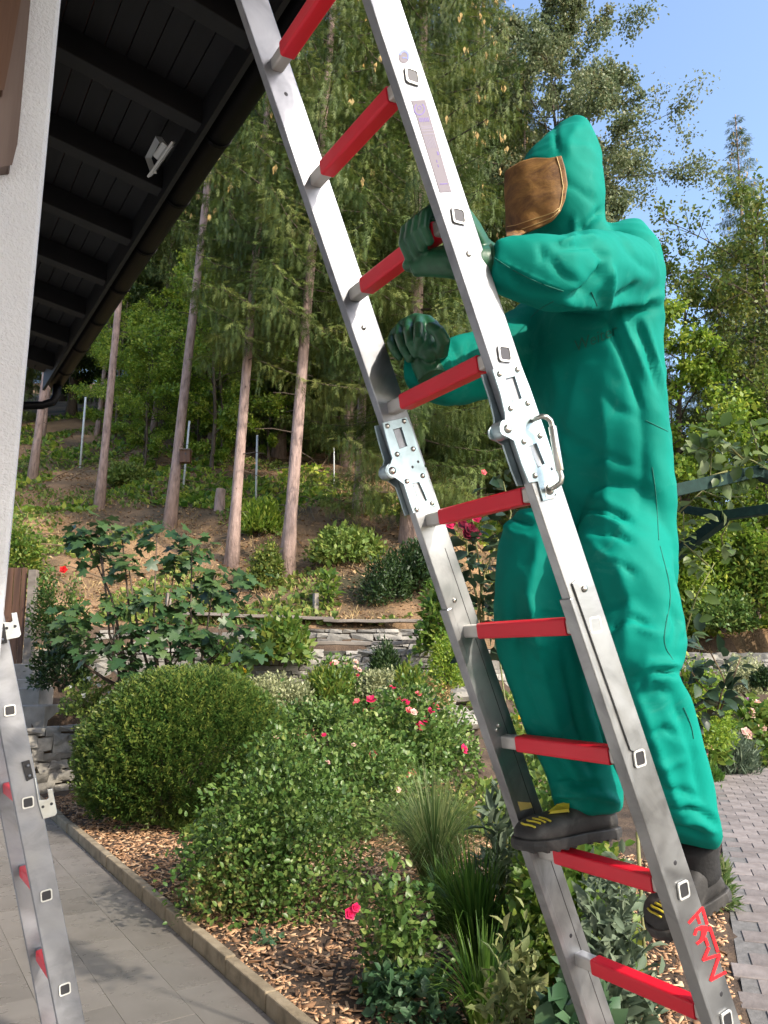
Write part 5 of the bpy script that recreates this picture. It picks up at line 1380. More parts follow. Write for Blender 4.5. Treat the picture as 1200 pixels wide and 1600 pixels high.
def flower(q, s, fm, root, d=(0, 0, 1)):
    if fm not in fl_cache:
        V, F, r_ = inst('petalrose', np.zeros((1, 3)), np.array([[1., 0, 0]]), np.array([[0, 0, 1.]]), 1., np.array([.6]))
        r_ = np.repeat(rng.uniform(0, 1, len(F)), 4); fo = np_mesh('flower', V, F, L[fm], root, r_, world=False); fl_cache[fm] = fo.data
    else:
        fo = bpy.data.objects.new('flower', fl_cache[fm]); COL.objects.link(fo); fo.parent = root
    fo.location = q; fo.scale = (s, s, s); dv = Vector(d) + Vector((0, -.5, .2)); fo.rotation_euler = dv.to_track_quat('Z', 'Y').to_euler(); return fo
# yew ball: upright needle shoots over a rounded body
yc = on_ground(283, 1296); X, Y = toXY(yc.x, yc.y); yc = Tw(X * (Y + .55) / Y, Y + .62); yc.z -= .02
root = thing('yew_bush', tuple(yc), 'big rounded yew bush clipped loosely beside the patio edging', 'bush')
n = 20000; d = rdir(n, .1); d[:, 2] = np.where(d[:, 2] < -.55, -d[:, 2], d[:, 2]); d = norm(d)
lump = np.array([1 + .07 * noise.noise(Vector(v * 3)) + .04 * noise.noise(Vector(v * 8)) for v in d]); rr_ = rng.uniform(.78, 1.0, n) * lump
cP = d * rr_[:, None] * np.array([.98, .98, .84]) + np.array([0, 0, .53]); cP[:, 2] = np.maximum(cP[:, 2], .03)
sh = norm(d * .75 + np.array([0, 0, .75]) + rng.normal(0, .22, (n, 3))); parts_ = []
crn = rng.uniform(0, 1, n)
for k in range(9):
    f = k / 9; base = cP + sh * (f * .17) ; a = k * 2.4; sidev = norm(np.cross(sh, rng.normal(0, 1, (n, 3))))
    parts_.append(inst('needle', base, sh * .7 + sidev * .75, np.cross(sh, sidev), np.full(n, .045) * rng.uniform(.7, 1.2, n), np.clip(crn * .6 + f * .45, 0, 1), wid=1.8))
V, F, r_ = cat(parts_); np_mesh('foliage', V, F, L['yew'], root, r_, world=False, kind='stuff')
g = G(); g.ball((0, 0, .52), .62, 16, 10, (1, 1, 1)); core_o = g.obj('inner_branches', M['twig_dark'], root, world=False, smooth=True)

def sp(px, py, back=0.): 
    p = on_ground(px, py)
    if back: X, Y = toXY(p.x, p.y); p = Tw(X * (Y + back) / Y, Y + back)
    return p
def pw(w, p): X, Y = toXY(p.x, p.y); return w * Y / 1223.    # pixels to metres at that spot
# foreground rose bushes
p = sp(435, 1452, .45); shrub('rose_bush', p, pw(150, p), .55, pw(250, p), 12000, .038, 'rose', 'large green rose bush right of the yew, over the bark mulch', 'rose bush', 'oval', 40, 16, 'stem_green', [('palepink', 3, .02)], up=.6)
p = sp(362, 1452, .25); shrub('rose_bush', p, pw(70, p), .25, pw(90, p), 1500, .036, 'rose_pale', 'low rose shoots with yellow faded leaves at the edge of the mulch', 'rose bush', 'oval', 18, 8, 'stem_green')
p = sp(330, 1385, .3); shrub('rose_bush', p, pw(60, p), .3, pw(70, p), 700, .05, 'rose', 'small leafy rose shoot reaching out beside the yew', 'rose bush', 'oval', 12, 6, 'stem_green')
p = sp(560, 1330, .7); shrub('rose_bush', p, pw(120, p), .6, pw(150, p), 6500, .05, 'rose', 'middle rose bush between the grass tuft and the pink roses', 'rose bush', 'oval', 34, 12, 'stem_green', [('pink', 2, .035), ('palepink', 2, .03)])
p = sp(630, 1285, 1.0); shrub('rose_bush', p, pw(140, p), .6, pw(138, p), 9000, .06, 'rose', 'wide rose bush covered in pink and coral blossoms left of the ladder', 'rose bush', 'oval', 44, 14, 'stem_green', [('coral', 13, .05), ('pink', 7, .05), ('palepink', 2, .04)])
p = sp(530, 1200, 1.5); shrub('rose_bush', p, pw(60, p), .5, pw(92, p), 3500, .055, 'rose', 'rose bush with pale pink blossoms beside the yew top', 'rose bush', 'oval', 24, 10, 'stem_green', [('palepink', 8, .045), ('pink', 2, .04)])
p = sp(620, 1585, .18); shrub('rose_bush', p, pw(64, p), .25, pw(190, p), 1300, .042, 'rose', 'small sparse rose bush with hot pink blossoms on the mulch', 'rose bush', 'oval', 20, 12, 'stem_green')
rt = [o for o in bpy.data.objects if o.get('label', '').startswith('small sparse rose')][0]
for (x, y, s) in [(547, 1427, .030), (556, 1418, .022)]:
    q = at_d(x, y, toXY(p.x, p.y)[1] - .1); flower(q - p, s, 'pink', rt, (-.2, -.9, .3))
p = sp(640, 1600, .1); shrub('ground_ivy', p, pw(70, p), .3, .16, 420, .06, 'euon', 'blue green ivy patch low at the bottom edge of the bed', 'ground cover', 'oval', 14, 4, 'stem_green')
p = sp(410, 1488, .1); shrub('ground_ivy', p, .1, .1, .05, 40, .045, 'euon', 'tiny green seedling alone on the mulch', 'ground cover', 'oval', 5, 2, 'stem_green')
# grasses
def blades(name, c, n, h, spread, lm, label, arch=.5, wid=.008, catg='grass tuft', base=.08):
    root = thing(name, tuple(c), label, catg); a = rng.uniform(0, 6.283, n); out = np.stack([np.cos(a), np.sin(a), np.zeros(n)], 1); ln = h * rng.uniform(.55, 1.1, n); oa = spread * rng.uniform(.1, 1., n)
    b = out * rng.uniform(0, base, n)[:, None]; segs = 5; V = np.zeros((n, segs * 2 + 2, 3)); sd = np.stack([-np.sin(a), np.cos(a), np.zeros(n)], 1)
    for k in range(segs + 1):
        t = k / segs; p_ = b + out * (oa * t ** 1.7)[:, None] * ln[:, None] / h + np.array([0, 0, 1.]) * (ln * (t - arch * t ** 2.6 * oa / max(spread, .01)))[:, None]; w_ = wid * (1 - t ** 2) * .5 + .0006
        V[:, 2 * k] = p_ - sd * w_; V[:, 2 * k + 1] = p_ + sd * w_
    F = np.array([[2 * k, 2 * k + 1, 2 * k + 3, 2 * k + 2] for k in range(segs)])[None] + (np.arange(n) * (2 * segs + 2))[:, None, None]
    np_mesh('blades', V.reshape(-1, 3), F.reshape(-1, 4), L[lm], root, np.repeat(rng.uniform(0, 1, n), 2 * segs + 2), world=False, kind='stuff'); return root
p = sp(680, 1425, .35); blades('fountain_grass', p, 1300, pw(205, p), pw(190, p), 'fountain', 'pale arching fountain grass behind the rose bushes left of the ladder', .6, .005)
p = sp(745, 1545, .2); blades('lily_clump', p, 420, pw(200, p), pw(110, p), 'grass', 'fresh green strappy clump left of the ladder foot', .5, .014)
p = sp(700, 1475, .2); blades('lily_clump', p, 260, pw(120, p), pw(70, p), 'grass', 'shorter green strappy clump under the fountain grass', .5, .012)
p = sp(760, 1640, .1); blades('lily_clump', p, 200, .5, .35, 'grass', 'green strappy clump cut by the bottom edge of the picture', .5, .013)
p = sp(283, 1412, .0); blades('dry_tuft', p, 90, .12, .12, 'dry', 'small dry grass tuft on the mulch beside the edging', .3, .003)
# leafy hedge of vines and sage behind the ladder foot
def in_px(px, py, d): return at_d(px, py, d)
def leafy_bank(name, px, py, d, rpx, rpy, n, leaf, lm, label, kind='oval', cat_='shrub', stem='stem_green', **k):
    c = at_d(px, py + rpy, d); w = d / 1223.; zg = T(c.x, c.y); bottom = max(zg, 0); H = at_d(px, py - rpy, d).z - bottom
    return shrub(name, (c.x, c.y, bottom), rpx * w, rpx * w * .7, H, n, leaf, lm, label, cat_, kind, 40, 14, stem, **k)
leafy_bank('sage_bush', 960, 1440, 3.3, 75, 90, 900, .075, 'sage', 'grey green sage between the rails below the boot', up=1.0, wid=.7)
leafy_bank('sage_bush', 800, 1500, 2.9, 60, 60, 620, .06, 'sage_var', 'cream variegated sage left of the left rail foot', up=1.0, wid=.75)
leafy_bank('sage_bush', 782, 1300, 4.4, 40, 75, 420, .11, 'sage', 'tall grey sage beside the left rail near the boot toe', up=1.0, wid=.55)
leafy_bank('climbing_vine', 900, 1420, 3.9, 110, 190, 3600, .060, 'vine', 'yellow green leafy climber filling the space behind the lower rungs', fill=.6)
leafy_bank('climbing_vine', 870, 1330, 4.6, 90, 170, 2600, .06, 'rose', 'dark leafy climber behind the boot and the left rail', fill=.6)
leafy_bank('hydrangea_bush', 905, 1560, 2.7, 70, 60, 420, .085, 'euon', 'broad leaved blue green bush at the bottom between the rails', fill=.5)
leafy_bank('flowering_perennial', 820, 1165, 5.8, 42, 70, 1200, .05, 'vine', 'perennial with orange leaves seen left of the right trouser leg', flowers=[('yellowfl', 4, .03)])
leafy_bank('lavender_bush', 1122, 1390, 5.4, 28, 45, 1100, .10, 'fountain', 'bushy green tuft beside the path behind the grey boot', kind='needle', up=1.5)
# climbing roses behind the ladder
def leaf_parts(root, P, Dm, Nm, size, lm, kind='oval', wid=1.1, name='leaf'):
    key = (lm, kind); me = None
    for i in range(len(P)):
        if me is None:
            V, F, r_ = inst(kind, np.zeros((1, 3)), np.array([[1., 0, 0]]), np.array([[0, 0, 1.]]), 1., np.array([.5]), wid=wid); o = np_mesh(name, V, F, None, root, None, world=False, smooth=False); me = o.data; me.materials.append(leaf_single(lm))
        else:
            o = bpy.data.objects.new(name, me); COL.objects.link(o); o.parent = root
        X_ = Vector(Dm[i]).normalized(); Z_ = Vector(Nm[i]); Y_ = Z_.cross(X_).normalized(); Z_ = X_.cross(Y_); s = size[i] if hasattr(size, '__len__') else size
        mt = Matrix((X_ * s, Y_ * s, Z_ * s)).transposed(); o.matrix_local = Matrix.Translation(Vector(P[i])) @ mt.to_4x4()
def leaf_single(lm):
    k = lm + '_single'
    if k not in L:
        m = L[lm].copy(); m.name = k
        for n_ in m.node_tree.nodes:
            if n_.type == 'ATTRIBUTE':
                oi = m.node_tree.nodes.new('ShaderNodeObjectInfo')
                for l_ in list(n_.outputs['Fac'].links): m.node_tree.links.new(oi.outputs['Random'], l_.to_socket)
        L[k] = m
    return L[k]
def climber(name, canes, d, nleaf, size, lm, label, jit=.04, cane_r=.006, cm='stem_green', flw=(), bare=0):
    base = at_d(canes[0][0][0], canes[0][0][1], d if not hasattr(canes[0][0], '__len__') or len(canes[0][0]) < 3 else canes[0][0][2])
    root = thing(name, tuple(base), label, 'climbing rose'); allp = []
    for ci, cn in enumerate(canes):
        P_ = [at_d(c_[0], c_[1], c_[2] if len(c_) > 2 else d) + Vector(rng.normal(0, .008, 3)) for c_ in cn]; g = G(); g.tube(P_, list(np.linspace(cane_r, cane_r * .5, len(P_))), 6); g.obj('cane', M[cm], root, smooth=True)
        if ci < bare: continue
        for a, b in zip(P_[:-1], P_[1:]):
            for t in np.arange(0, 1, .04 / max(.04, (b - a).length)): allp.append((a.lerp(b, t), (b - a).normalized()))
    P = []; D = []; N_ = []; S_ = []
    for i in range(nleaf):
        q, dr = allp[rng.integers(0, len(allp))]; sv = Vector(rdir(1, .1)[0]); sv = (sv - dr * sv.dot(dr) * .6).normalized(); P.append(q + sv * rng.uniform(0, jit) - base); D.append(sv + dr * .3 + Vector((0, 0, -.25))); N_.append(Vector((0, 0, 1)) + Vector(rng.normal(0, .5, 3)) - Vector((CA * 0, .4, 0))); S_.append(size * rng.uniform(.6, 1.2))
    leaf_parts(root, P, D, N_, S_, lm)
    for x, y, s, fm in flw: flower(at_d(x, y, d - .05) - base, s, fm, root, (-.2, -.9, .1))
    return root
climber('climbing_rose', [[(925, 1660), (865, 1400), (815, 1230), (785, 1110), (762, 1040)], [(930, 1660), (870, 1400), (822, 1240), (795, 1120), (775, 1000)], [(762, 1040), (752, 960), (742, 870), (738, 810)], [(762, 1030), (745, 950), (735, 880), (730, 840)], [(775, 1000), (785, 940), (780, 880), (790, 800), (785, 755)], [(745, 980), (765, 900), (770, 840)]], 2.9, 190, .07, 'darkrose', 'dark leaved climbing rose with crimson blooms between the rails', .09, bare=2, flw=[(722, 818, .026, 'crimson'), (735, 826, .028, 'crimson'), (744, 834, .022, 'crimson'), (730, 835, .024, 'crimson'), (703, 818, .024, 'pink'), (744, 809, .022, 'pink'), (756, 738, .013, 'coral')])
climber('climbing_rose', [[(1096, 1420), (1085, 1250), (1070, 1130)], [(1070, 1120), (1120, 1100), (1090, 1060), (1068, 1030)], [(1120, 1110), (1130, 1060), (1115, 1020), (1085, 1010)], [(1120, 1110), (1145, 1050), (1160, 1020)]], 4.2, 95, .09, 'darkrose', 'dark glossy rose shoot right of the trouser knee', .10, cm='twig', bare=1)
arch_d = 3.5
climber('climbing_rose', [[(1210, 735, 3.5), (1180, 725, 3.45), (1155, 712, 3.4), (1130, 700, 3.4)], [(1160, 712, 3.4), (1130, 690, 3.4), (1110, 672, 3.4), (1092, 674, 3.4)], [(1135, 740, 3.4), (1118, 742, 3.4), (1108, 710, 3.4), (1095, 700, 3.4), (1065, 706, 3.4)], [(1188, 724, 3.4), (1182, 690, 3.4), (1178, 655, 3.4)], [(1150, 735, 3.5), (1120, 742, 3.4)], [(1060, 800, 3.6), (1090, 770, 3.6), (1120, 780, 3.6), (1165, 775, 3.6)], [(1130, 870, 3.6), (1126, 840, 3.6), (1140, 815, 3.5)], [(1105, 880, 3.7), (1070, 850, 3.7), (1066, 800, 3.7)], [(1060, 1010, 3.7), (1090, 930, 3.7), (1115, 880, 3.7)]], 3.5, 170, .075, 'archrose', 'thorny rose with pale green canes growing over the dark green metal arch', .06, .005)
arch = thing('rose_arch', tuple(at_d(1130, 1300, arch_d)), 'dark green metal rose arch behind the person at the right edge', 'arch')
def bar(p0, p1, w=.05, h=.055, name='arch_bar'):
    a, b = Vector(p0), Vector(p1); d_ = b - a; s_ = d_.cross(Vector((0, 0, 1))).normalized() * w; u_ = s_.cross(d_).normalized() * h
    g = G(); g.hexa(a - s_ / 2 - u_ / 2, d_, s_, u_); return g.obj(name, M['green_metal'], arch, bevel=.002)
bar(at_d(1035, 771, 3.3), at_d(1181, 737, 3.5)); bar(at_d(1180, 737, 3.5), at_d(1262, 768, 3.6))
bar(at_d(1035, 790, 3.9), at_d(1131, 806, 3.6), 0.06, .04); bar(at_d(1130, 806, 3.6), at_d(1270, 786, 3.35), .05, .045)
bar(at_d(1131, 810, 3.6), at_d(1050, 872, 3.95), .05, .05)
for x_, dd in ((1035, 3.95), (1265, 3.6)):
    a = at_d(x_, 780 if dd > 3.8 else 770, dd); bar((a.x, a.y, a.z), (a.x, a.y, -.05), .035, .035, 'arch_post')
post = G(); a = at_d(880, 1545, 3.1); post.box(a.x - .017, a.x + .017, a.y - .017, a.y + .017, -.05, a.z); tag(post.obj('metal_post', M['green_metal'], bevel=.002), 'short dark green metal post in the leaves below the ladder rungs', 'post')
g = G(); a = at_d(878, 1405, 3.6); cs_ = at_d(1003, 1420, 3.5); g.tube([(cs_.x, cs_.y, -.02), (cs_.x, cs_.y, at_d(1003, 1300, 3.5).z)], .008, 8); tag(g.obj('plant_stake', M['stem_green'], smooth=True), 'thin mottled plant stake behind the toe of the boot', 'stake')

# fig tree: every large lobed leaf its own piece
fd = 9.3
fb = Tw(toXY(*at_d(250, 1020, fd).xy)[0], fd)
fig = thing('fig_tree', tuple(fb), 'fig tree with big dark lobed leaves in front of the terrace walls', 'tree')
NLF = 12; clus = [(150, 825, 9.3), (190, 835, 9.2), (245, 835, 9.3), (300, 850, 9.4), (335, 900, 9.4), (160, 870, 9.2), (200, 880, 9.1), (275, 880, 9.3), (350, 925, 9.3), (385, 905, 9.4), (130, 835, 9.4), (230, 935, 9.0), (180, 950, 8.9), (120, 980, 9.0), (215, 985, 8.8), (265, 970, 8.9), (150, 1010, 8.9), (250, 1015, 8.8), (200, 1035, 8.8), (295, 1000, 8.8), (105, 960, 9.1), (380, 975, 8.9), (395, 1010, 8.9), (330, 1000, 9.), (285, 935, 9.1)]
base_c = [(200, 1080, 9.1), (250, 1085, 9.1), (300, 1080, 9.1)]
P = []; D = []; N_ = []; S_ = []
for i, (x, y, d_) in enumerate(clus):
    q = at_d(x, y, d_); b = at_d(*base_c[min(2, int((x - 90) / 105))]); mid = b.lerp(q, .55) + Vector(rng.normal(0, .10, 3)) - Vector((0, 0, .1))
    g = G(); g.tube([b, b.lerp(mid, .5) + Vector(rng.normal(0, .04, 3)), mid, q], [.022, .018, .013, .006], 6); g.obj('branch', M['twig_dark'], fig, smooth=True)
    for k in range(NLF * 2):
        a = rng.uniform(0, 6.28); r_ = rng.uniform(.02, .30) if k > 3 else rng.uniform(0, .1); sv = Vector((math.cos(a), math.sin(a), rng.uniform(-.7, .35))).normalized()
        P.append(q + sv * r_ * .8 - fb + Vector((0, 0, rng.uniform(-.14, .14)))); D.append(sv + Vector((0, 0, -.35))); N_.append(Vector((rng.normal(0, .35), -.35 + rng.normal(0, .35), 1))); S_.append(rng.uniform(.11, .19))
sel = [i for i in range(len(P)) if i % 2 == 0][:300]; ot = [i for i in range(len(P)) if i % 2]
leaf_parts(fig, [P[i] for i in sel], [D[i] for i in sel], [N_[i] for i in sel], [S_[i] for i in sel], 'fig', 'fig', 1.0)
V, F, r_ = inst('fig', np.array([P[i] for i in ot]), np.array([D[i] for i in ot]), norm(np.array([N_[i] for i in ot])), np.array([S_[i] for i in ot]), rng.uniform(0, 1, len(ot)))
np_mesh('inner_leaves', V, F, L['fig'], fig, r_, world=False, kind='stuff')
# vine over the wall, young leafy shrubs, cream shrubs
def pshrub(name, px, py, w, h, n, leaf, lm, label, back=.0, kind='kite', d=None, **k):
    p = on_ground(px, py) if d is None else at_d(px, py, d)
    if d is None and back: X, Y = toXY(p.x, p.y); p = Tw(X * (Y + back) / Y, Y + back)
    return shrub(name, p, pw(w, p), pw(w, p) * .8, pw(h, p), n, leaf, lm, label, kind=kind, **k)
pshrub('grape_vine', 440, 1035, 50, 72, 1500, .13, 'vine', 'bright green grape vine hanging over the plank and terrace wall', d=11.1, catg='vine', fill=.5)
pshrub('grape_vine', 355, 1040, 40, 40, 500, .12, 'vine', 'lighter vine growth between the fig leaves and the planks', d=11.0, catg='vine')
pshrub('grape_vine', 345, 1075, 45, 40, 500, .11, 'vine', 'leafy vine low under the dark bench plank', d=10.8, catg='vine', flowers=[('yellowfl', 3, .06)])
pshrub('grape_vine', 690, 1020, 38, 120, 1500, .12, 'vine', 'vine hanging beside the left ladder rail over the wall end', d=10.8, catg='vine')
pshrub('spotted_shrub', 430, 1125, 65, 70, 6000, .05, 'cream', 'cream and green spotted shrub behind the yew top', d=9.3)
pshrub('spotted_shrub', 590, 1092, 44, 42, 4500, .05, 'cream', 'pale cream leaved shrub in front of the terrace wall', d=10.2)
pshrub('spotted_shrub', 635, 1115, 55, 48, 4500, .05, 'cream', 'low cream leaved shrub above the coral roses', d=9.5)
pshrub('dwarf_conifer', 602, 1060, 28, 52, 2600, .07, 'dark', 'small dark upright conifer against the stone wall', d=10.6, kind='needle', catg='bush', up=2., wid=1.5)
pshrub('boxwood_bush', 700, 1075, 38, 78, 5000, .045, 'beech', 'rounded grey green bush beside the left rail', d=10.0)
pshrub('dry_hydrangea', 672, 1105, 38, 42, 1800, .05, 'dry', 'dried tan flower clump near the glass balls', d=9.8)
pshrub('yellow_fern', 515, 1095, 40, 48, 1500, .10, 'vine', 'yellow green fern in the bed under the terrace wall', d=9.9, kind='needle', up=2.2, wid=1.6)
pshrub('yellow_fern', 640, 1090, 26, 50, 700, .10, 'vine', 'small bright fern between the cream shrubs', d=9.4, kind='needle', up=2.2, wid=1.6)
pshrub('herb_patch', 500, 1150, 90, 48, 3500, .06, 'rose', 'green herb patch between the yew and the roses', d=8.8)
pshrub('herb_patch', 395, 1160, 60, 30, 1400, .06, 'under', 'low pale herbs just behind the yew bush', d=9.1)
pshrub('rose_shrub', 85, 1000, 45, 130, 2600, .06, 'rose', 'thin dark rose shrub beside the wooden gate', d=10.3, fill=.1, flowers=[])
pshrub('rose_shrub', 95, 1075, 48, 90, 2600, .07, 'dark', 'dark shrub in the shade beside the concrete steps', d=10.0)
rt = [o for o in bpy.data.objects if o.get('label', '').startswith('thin dark rose shrub')][0]; flower(at_d(99, 890, 10.1) - rt.location, .055, 'red', rt, (-.2, -.9, .2))
pshrub('daisy_clump', 140, 1120, 45, 60, 1300, .06, 'under', 'weedy clump with small white flowers beside the yew', d=9.2, flowers=[('white', 6, .035)])
pshrub('yellow_shrub', 415, 920, 32, 70, 2600, .09, 'autumn', 'yellow leaved shrub between two spruce trunks above the vine')
pshrub('broom_bush', 405, 835, 38, 55, 5000, .13, 'beech', 'round fresh green broom bush on the slope', kind='needle', up=2.2, wid=1.6, catg='bush')
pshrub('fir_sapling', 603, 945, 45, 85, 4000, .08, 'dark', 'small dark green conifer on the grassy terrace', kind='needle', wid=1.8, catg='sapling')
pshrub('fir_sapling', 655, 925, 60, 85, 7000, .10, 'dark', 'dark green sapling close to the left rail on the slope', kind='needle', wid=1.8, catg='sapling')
pshrub('fruit_sapling', 512, 950, 16, 70, 160, .16, 'vine', 'thin young fruit tree with few leaves on the upper terrace', catg='sapling')
pshrub('hazel_bush', 200, 760, 45, 40, 2600, .12, 'under', 'low hazel bush between the left trunks'); pshrub('hazel_bush', 540, 880, 60, 60, 3500, .12, 'under', 'grey green bramble bush below the big spruce boughs')
pshrub('bramble_bush', 30, 900, 40, 80, 2600, .09, 'vine', 'green bramble above the wooden gate')
# right side garden
pshrub('spirea_bush', 1100, 990, 75, 170, 8000, .12, 'beech', 'tall yellow green bush behind the suit at right', d=17.5)
pshrub('elder_bush', 1180, 960, 60, 130, 5000, .14, 'vine', 'bright leafy elder at the right edge', d=17.3)
pshrub('low_hedge', 1130, 985, 60, 60, 4000, .10, 'rose', 'low dark bush above the pale rubble wall', d=16.8)
pshrub('spotted_shrub', 1165, 1085, 55, 55, 6000, .06, 'cream', 'pale spotted shrub in front of the rubble wall', d=14.5)
pshrub('box_bush', 1100, 1170, 55, 130, 7000, .06, 'beech', 'fine leaved green bush behind the trouser calf', d=10.5)
pshrub('boxwood_bush', 1195, 1075, 25, 30, 2500, .05, 'dark', 'small round dark bush at the right edge', d=13.5)
pshrub('hydrangea_bush', 1175, 1185, 65, 85, 2600, .13, 'vine', 'yellow green hydrangea with faded pink heads beside the path', d=12.6, kind='oval', flowers=[('palepink', 12, .08), ('lilac', 3, .05), ('yellowfl', 2, .06)])
pshrub('hydrangea_bush', 1085, 1190, 50, 85, 2200, .12, 'vine', 'leafy perennial with pale heads at the curve of the path', d=11.3, kind='oval', flowers=[('palepink', 6, .06)])
pshrub('lavender_bush', 1150, 1215, 40, 60, 2200, .16, 'sage', 'blue grey lavender at the edge of the path', d=11.6, kind='needle', up=2., wid=.8)
pshrub('ground_ivy', 1190, 1200, 45, 35, 2600, .05, 'cream', 'pale yellow ground cover by the far edge of the path', d=12.4)
pshrub('grass_patch', 1108, 1225, 20, 20, 900, .10, 'grass', 'tuft of mown grass at the corner of the path', d=9.6, kind='needle', up=2.5)

# ground litter -------------------------------------------------------
def chips():
    n = 30000; nn = rng.uniform(KERB + .07, 5.2, n * 2); ee = rng.uniform(1.5, 9.8, n * 2); keep = []; 
    for i in range(len(nn)):
        X, Y = toXY(nn[i], ee[i])
        if X < path_left(Y) - .05 : keep.append(i)
    keep = np.array(keep)[:n]; nn, ee = nn[keep], ee[keep]; n = len(nn); z = np.array([T(a_, b_) for a_, b_ in zip(nn, ee)])
    P = np.stack([nn, ee, z + rng.uniform(.0, .022, n)], 1); D = norm(rng.normal(0, 1, (n, 3)) * np.array([1, 1, .22])); Nn = norm(rng.normal(0, .35, (n, 3)) + np.array([0, 0, 1.])); s_ = rng.uniform(.018, .055, n) * (1 + (rng.uniform(0, 1, n) > .95) * .8)
    w_ = 1.0; Y_ = norm(np.cross(Nn, D)) * (s_ * rng.uniform(.12, .28, n))[:, None]; Dd = D * (s_ * .5)[:, None]; U_ = Nn * .004
    V = np.stack([P - Dd - Y_, P + Dd - Y_ * .6, P + Dd * .9 + Y_, P - Dd * .9 + Y_ * .8, P - Dd - Y_ + U_, P + Dd - Y_ * .6 + U_, P + Dd * .9 + Y_ + U_, P - Dd * .9 + Y_ * .8 + U_], 1)
    F = np.array([[4, 5, 6, 7], [0, 1, 5, 4], [1, 2, 6, 5], [2, 3, 7, 6], [3, 0, 4, 7]])[None] + (np.arange(n) * 8)[:, None, None]
    o = np_mesh('bark_mulch', V.reshape(-1, 3), F.reshape(-1, 4), L['mulch'], None, np.repeat(rng.uniform(0, 1, n), 8), kind='stuff'); return o
chips()
def cover(name, n, lm, size, Xr, Yr, cond, kind='kite', flat=True, up=.0, clump=0, wid=1.3):
    P = []
    while len(P) < n:
        X = rng.uniform(*Xr); Y = Yr[0] + (Yr[1] - Yr[0]) * rng.uniform() ** 1.3
        if not cond(X, Y): continue
        p = Tw(X, Y)
        if clump and noise.noise(Vector((p.x * clump, p.y * clump, 5))) < .05: continue
        P.append((p.x, p.y, p.z + .02))
    P = np.array(P); D = rng.normal(0, 1, (n, 3)) * np.array([1, 1, .25]) + np.array([0, 0, up]); Nn = rng.normal(0, .4, (n, 3)) + np.array([0, 0, 1. if flat else .2])
    V, F, r_ = inst(kind, P, norm(D), norm(Nn), size * rng.uniform(.6, 1.4, n), rng.uniform(0, 1, n), wid=wid); return np_mesh(name, V, F, L[lm], None, r_, kind='stuff')
cover('leaf_litter', 34000, 'litter', .075, (-16, 12), (12.6, 30), lambda X, Y: Y > wallY2(X) + .1)
cover('undergrowth', 25000, 'under', .12, (-16, 12), (12.8, 30), lambda X, Y: Y > wallY2(X) + .1, 'kite', False, .9, .55)
cover('ferns', 12000, 'beech', .20, (-16, 12), (19, 34), lambda X, Y: Y > 19, 'kite', False, .5, .35)
cover('dry_grass', 9000, 'dry', .13, (-12, 12), (12.2, 22), lambda X, Y: Y > wallY(X) + .1, 'needle', False, 1.4, .8, .5)
cover('bed_herbs', 12000, 'under', .08, (-5, 9), (7.0, 16), lambda X, Y: Y < wallY(X) - .1 and toXY and fromXY(X, Y)[0] > KERB + .5 and X < path_left(Y) - .1, 'kite', False, .9, .9)
# fallen twigs and brush on the slope
g = G()
for i in range(170):
    X = rng.uniform(-13, 6); Y = rng.uniform(wallY2(X) + 1, 27); p = Tw(X, Y); a = rng.uniform(0, 3.14); l = rng.uniform(.3, 1.6); d_ = Vector((math.cos(a) * l, math.sin(a) * l, 0)); q = p + d_; q.z = T(q.x, q.y) + rng.uniform(0, .25)
    g.tube([p + Vector((0, 0, .05)), (p + q) / 2 + Vector((0, 0, .12)), q], [.018, .014, .006], 5)
g.obj('fallen_branches', M['twig'], kind='stuff')
# poles, bird box, stump, stakes
def pole(x0, y0, x1, y1, r_, label, m='galv'):
    b = on_ground(x1, y1); d_ = toXY(b.x, b.y)[1]; t = at_d(x0, y0, d_); g = G(); g.tube([b - Vector((0, 0, .2)), t], r_, 8); tag(g.obj('steel_pole', M[m], smooth=True), label, 'pole')
M['pole'] = mat('pale_pole', (.55, .57, .56), .5)
pole(134, 621, 125, 732, .035, 'pale steel pole left of the slim trunk on the slope', 'pole'); pole(296, 658, 286, 762, .030, 'pale pole behind the bird box trunk', 'pole'); pole(402, 680, 400, 782, .030, 'pale pole between the slim and the thick spruce trunks', 'pole'); pole(522, 700, 522, 764, .018, 'thin pole under the drooping boughs near the ladder', 'pole')
bb = on_ground(265, 822); d_ = toXY(bb.x, bb.y)[1] - .2; c = at_d(290, 714, d_)
bx = thing('bird_box', tuple(c), 'small wooden bird box nailed to the tallest bare trunk', 'bird box'); w_ = pw(8.5, bb)
rgt = Vector((CA, -SA, 0)); fw_ = Vector((SA, CA, 0)); g = G(); g.hexa(c - rgt * w_ - Vector((0, 0, w_ * 1.2)) - fw_ * .1, rgt * 2 * w_, fw_ * .18, (0, 0, w_ * 2.4)); g.obj('box', M['birdwood'] if 'birdwood' in M else M['brownwood'], bx, bevel=.004)
g = G(); g.hexa(c - rgt * w_ * 1.15 + Vector((0, 0, w_ * 1.2)) - fw_ * .14, rgt * 2.3 * w_, fw_ * .26, (0, 0, .02)); g.obj('lid', M['greywood'], bx, bevel=.003)
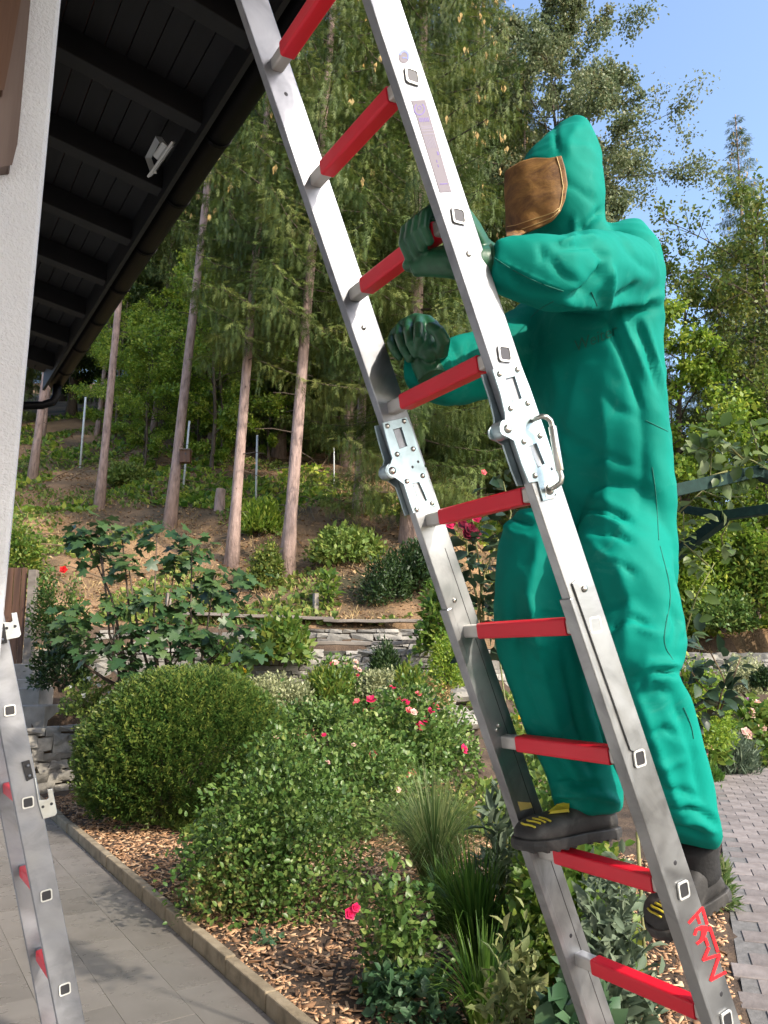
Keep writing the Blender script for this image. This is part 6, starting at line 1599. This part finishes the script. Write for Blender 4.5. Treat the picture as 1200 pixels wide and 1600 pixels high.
g = G(); h_ = c + Vector((0, 0, w_ * .45)) - fw_ * .1; g.tube([h_ + rgt * .02 + fw_ * .002, h_ + rgt * .02 - fw_ * .003], .022, 12); g.obj('entrance_shade', M['hole_shade'], bx)  # dark disc on the front paints the shade inside the entrance
st_ = on_ground(343, 796); g = G(); g.tube([st_ - Vector((0, 0, .1)), st_ + Vector((0, 0, .3)), st_ + Vector((.02, 0, pw(34, st_)))], [.15, .13, .12], 12); tag(g.obj('tree_stump', M['bark'], smooth=False, bevel=.01), 'sawn tree stump standing on the slope between two trunks', 'stump')
for x, y, h_, lb in [(493, 955, 28, 'square wooden stake behind the upper plank'), (262, 960, 34, 'wooden stake half hidden by the fig leaves')]:
    s_ = on_ground(x, y); g = G(); hh = pw(h_, s_); g.box(s_.x - .04, s_.x + .04, s_.y - .04, s_.y + .04, s_.z - .1, s_.z + hh); tag(g.obj('wooden_stake', M['greywood'], bevel=.004), lb, 'stake')
# glass garden balls on a rod
gb = at_d(681, 1100, 8.7); gr = thing('garden_ornament', (gb.x, gb.y, T(gb.x, gb.y)), 'shiny turquoise and violet glass balls on a rod among the roses', 'ornament')
M['glassball'] = mat('iridescent_glass', (.03, .25, .30), .08, .9); mm = M['glassball']; lw = nd(mm, 'ShaderNodeLayerWeight'); lw.inputs[0].default_value = .5; lk(mm, ramp(mm, lw.outputs['Facing'], [(.1, (.35, .08, .40)), (.45, (.05, .12, .45)), (.8, (.02, .40, .30))]), bsdf(mm).inputs['Base Color'])
g = G(); g.tube([(gb.x, gb.y, T(gb.x, gb.y) - .1), (gb.x, gb.y, gb.z + .05)], .006, 8); g.obj('rod', M['steel'], gr, smooth=True)
g = G(); g.ball(at_d(681, 1107, 8.7), pw(6.5, gb), 20, 12); g.obj('glass_ball', mm, gr, smooth=True); g = G(); g.ball(at_d(682, 1094, 8.7), pw(4.2, gb), 18, 10); g.obj('glass_ball', mm, gr, smooth=True)
M['rust'] = mat('rust', (.12, .05, .02), .9); g = G(); c_ = at_d(681, 1070, 9.0)
# remove helper datablocks left over
for me in list(bpy.data.meshes):
    if me.users == 0: bpy.data.meshes.remove(me)
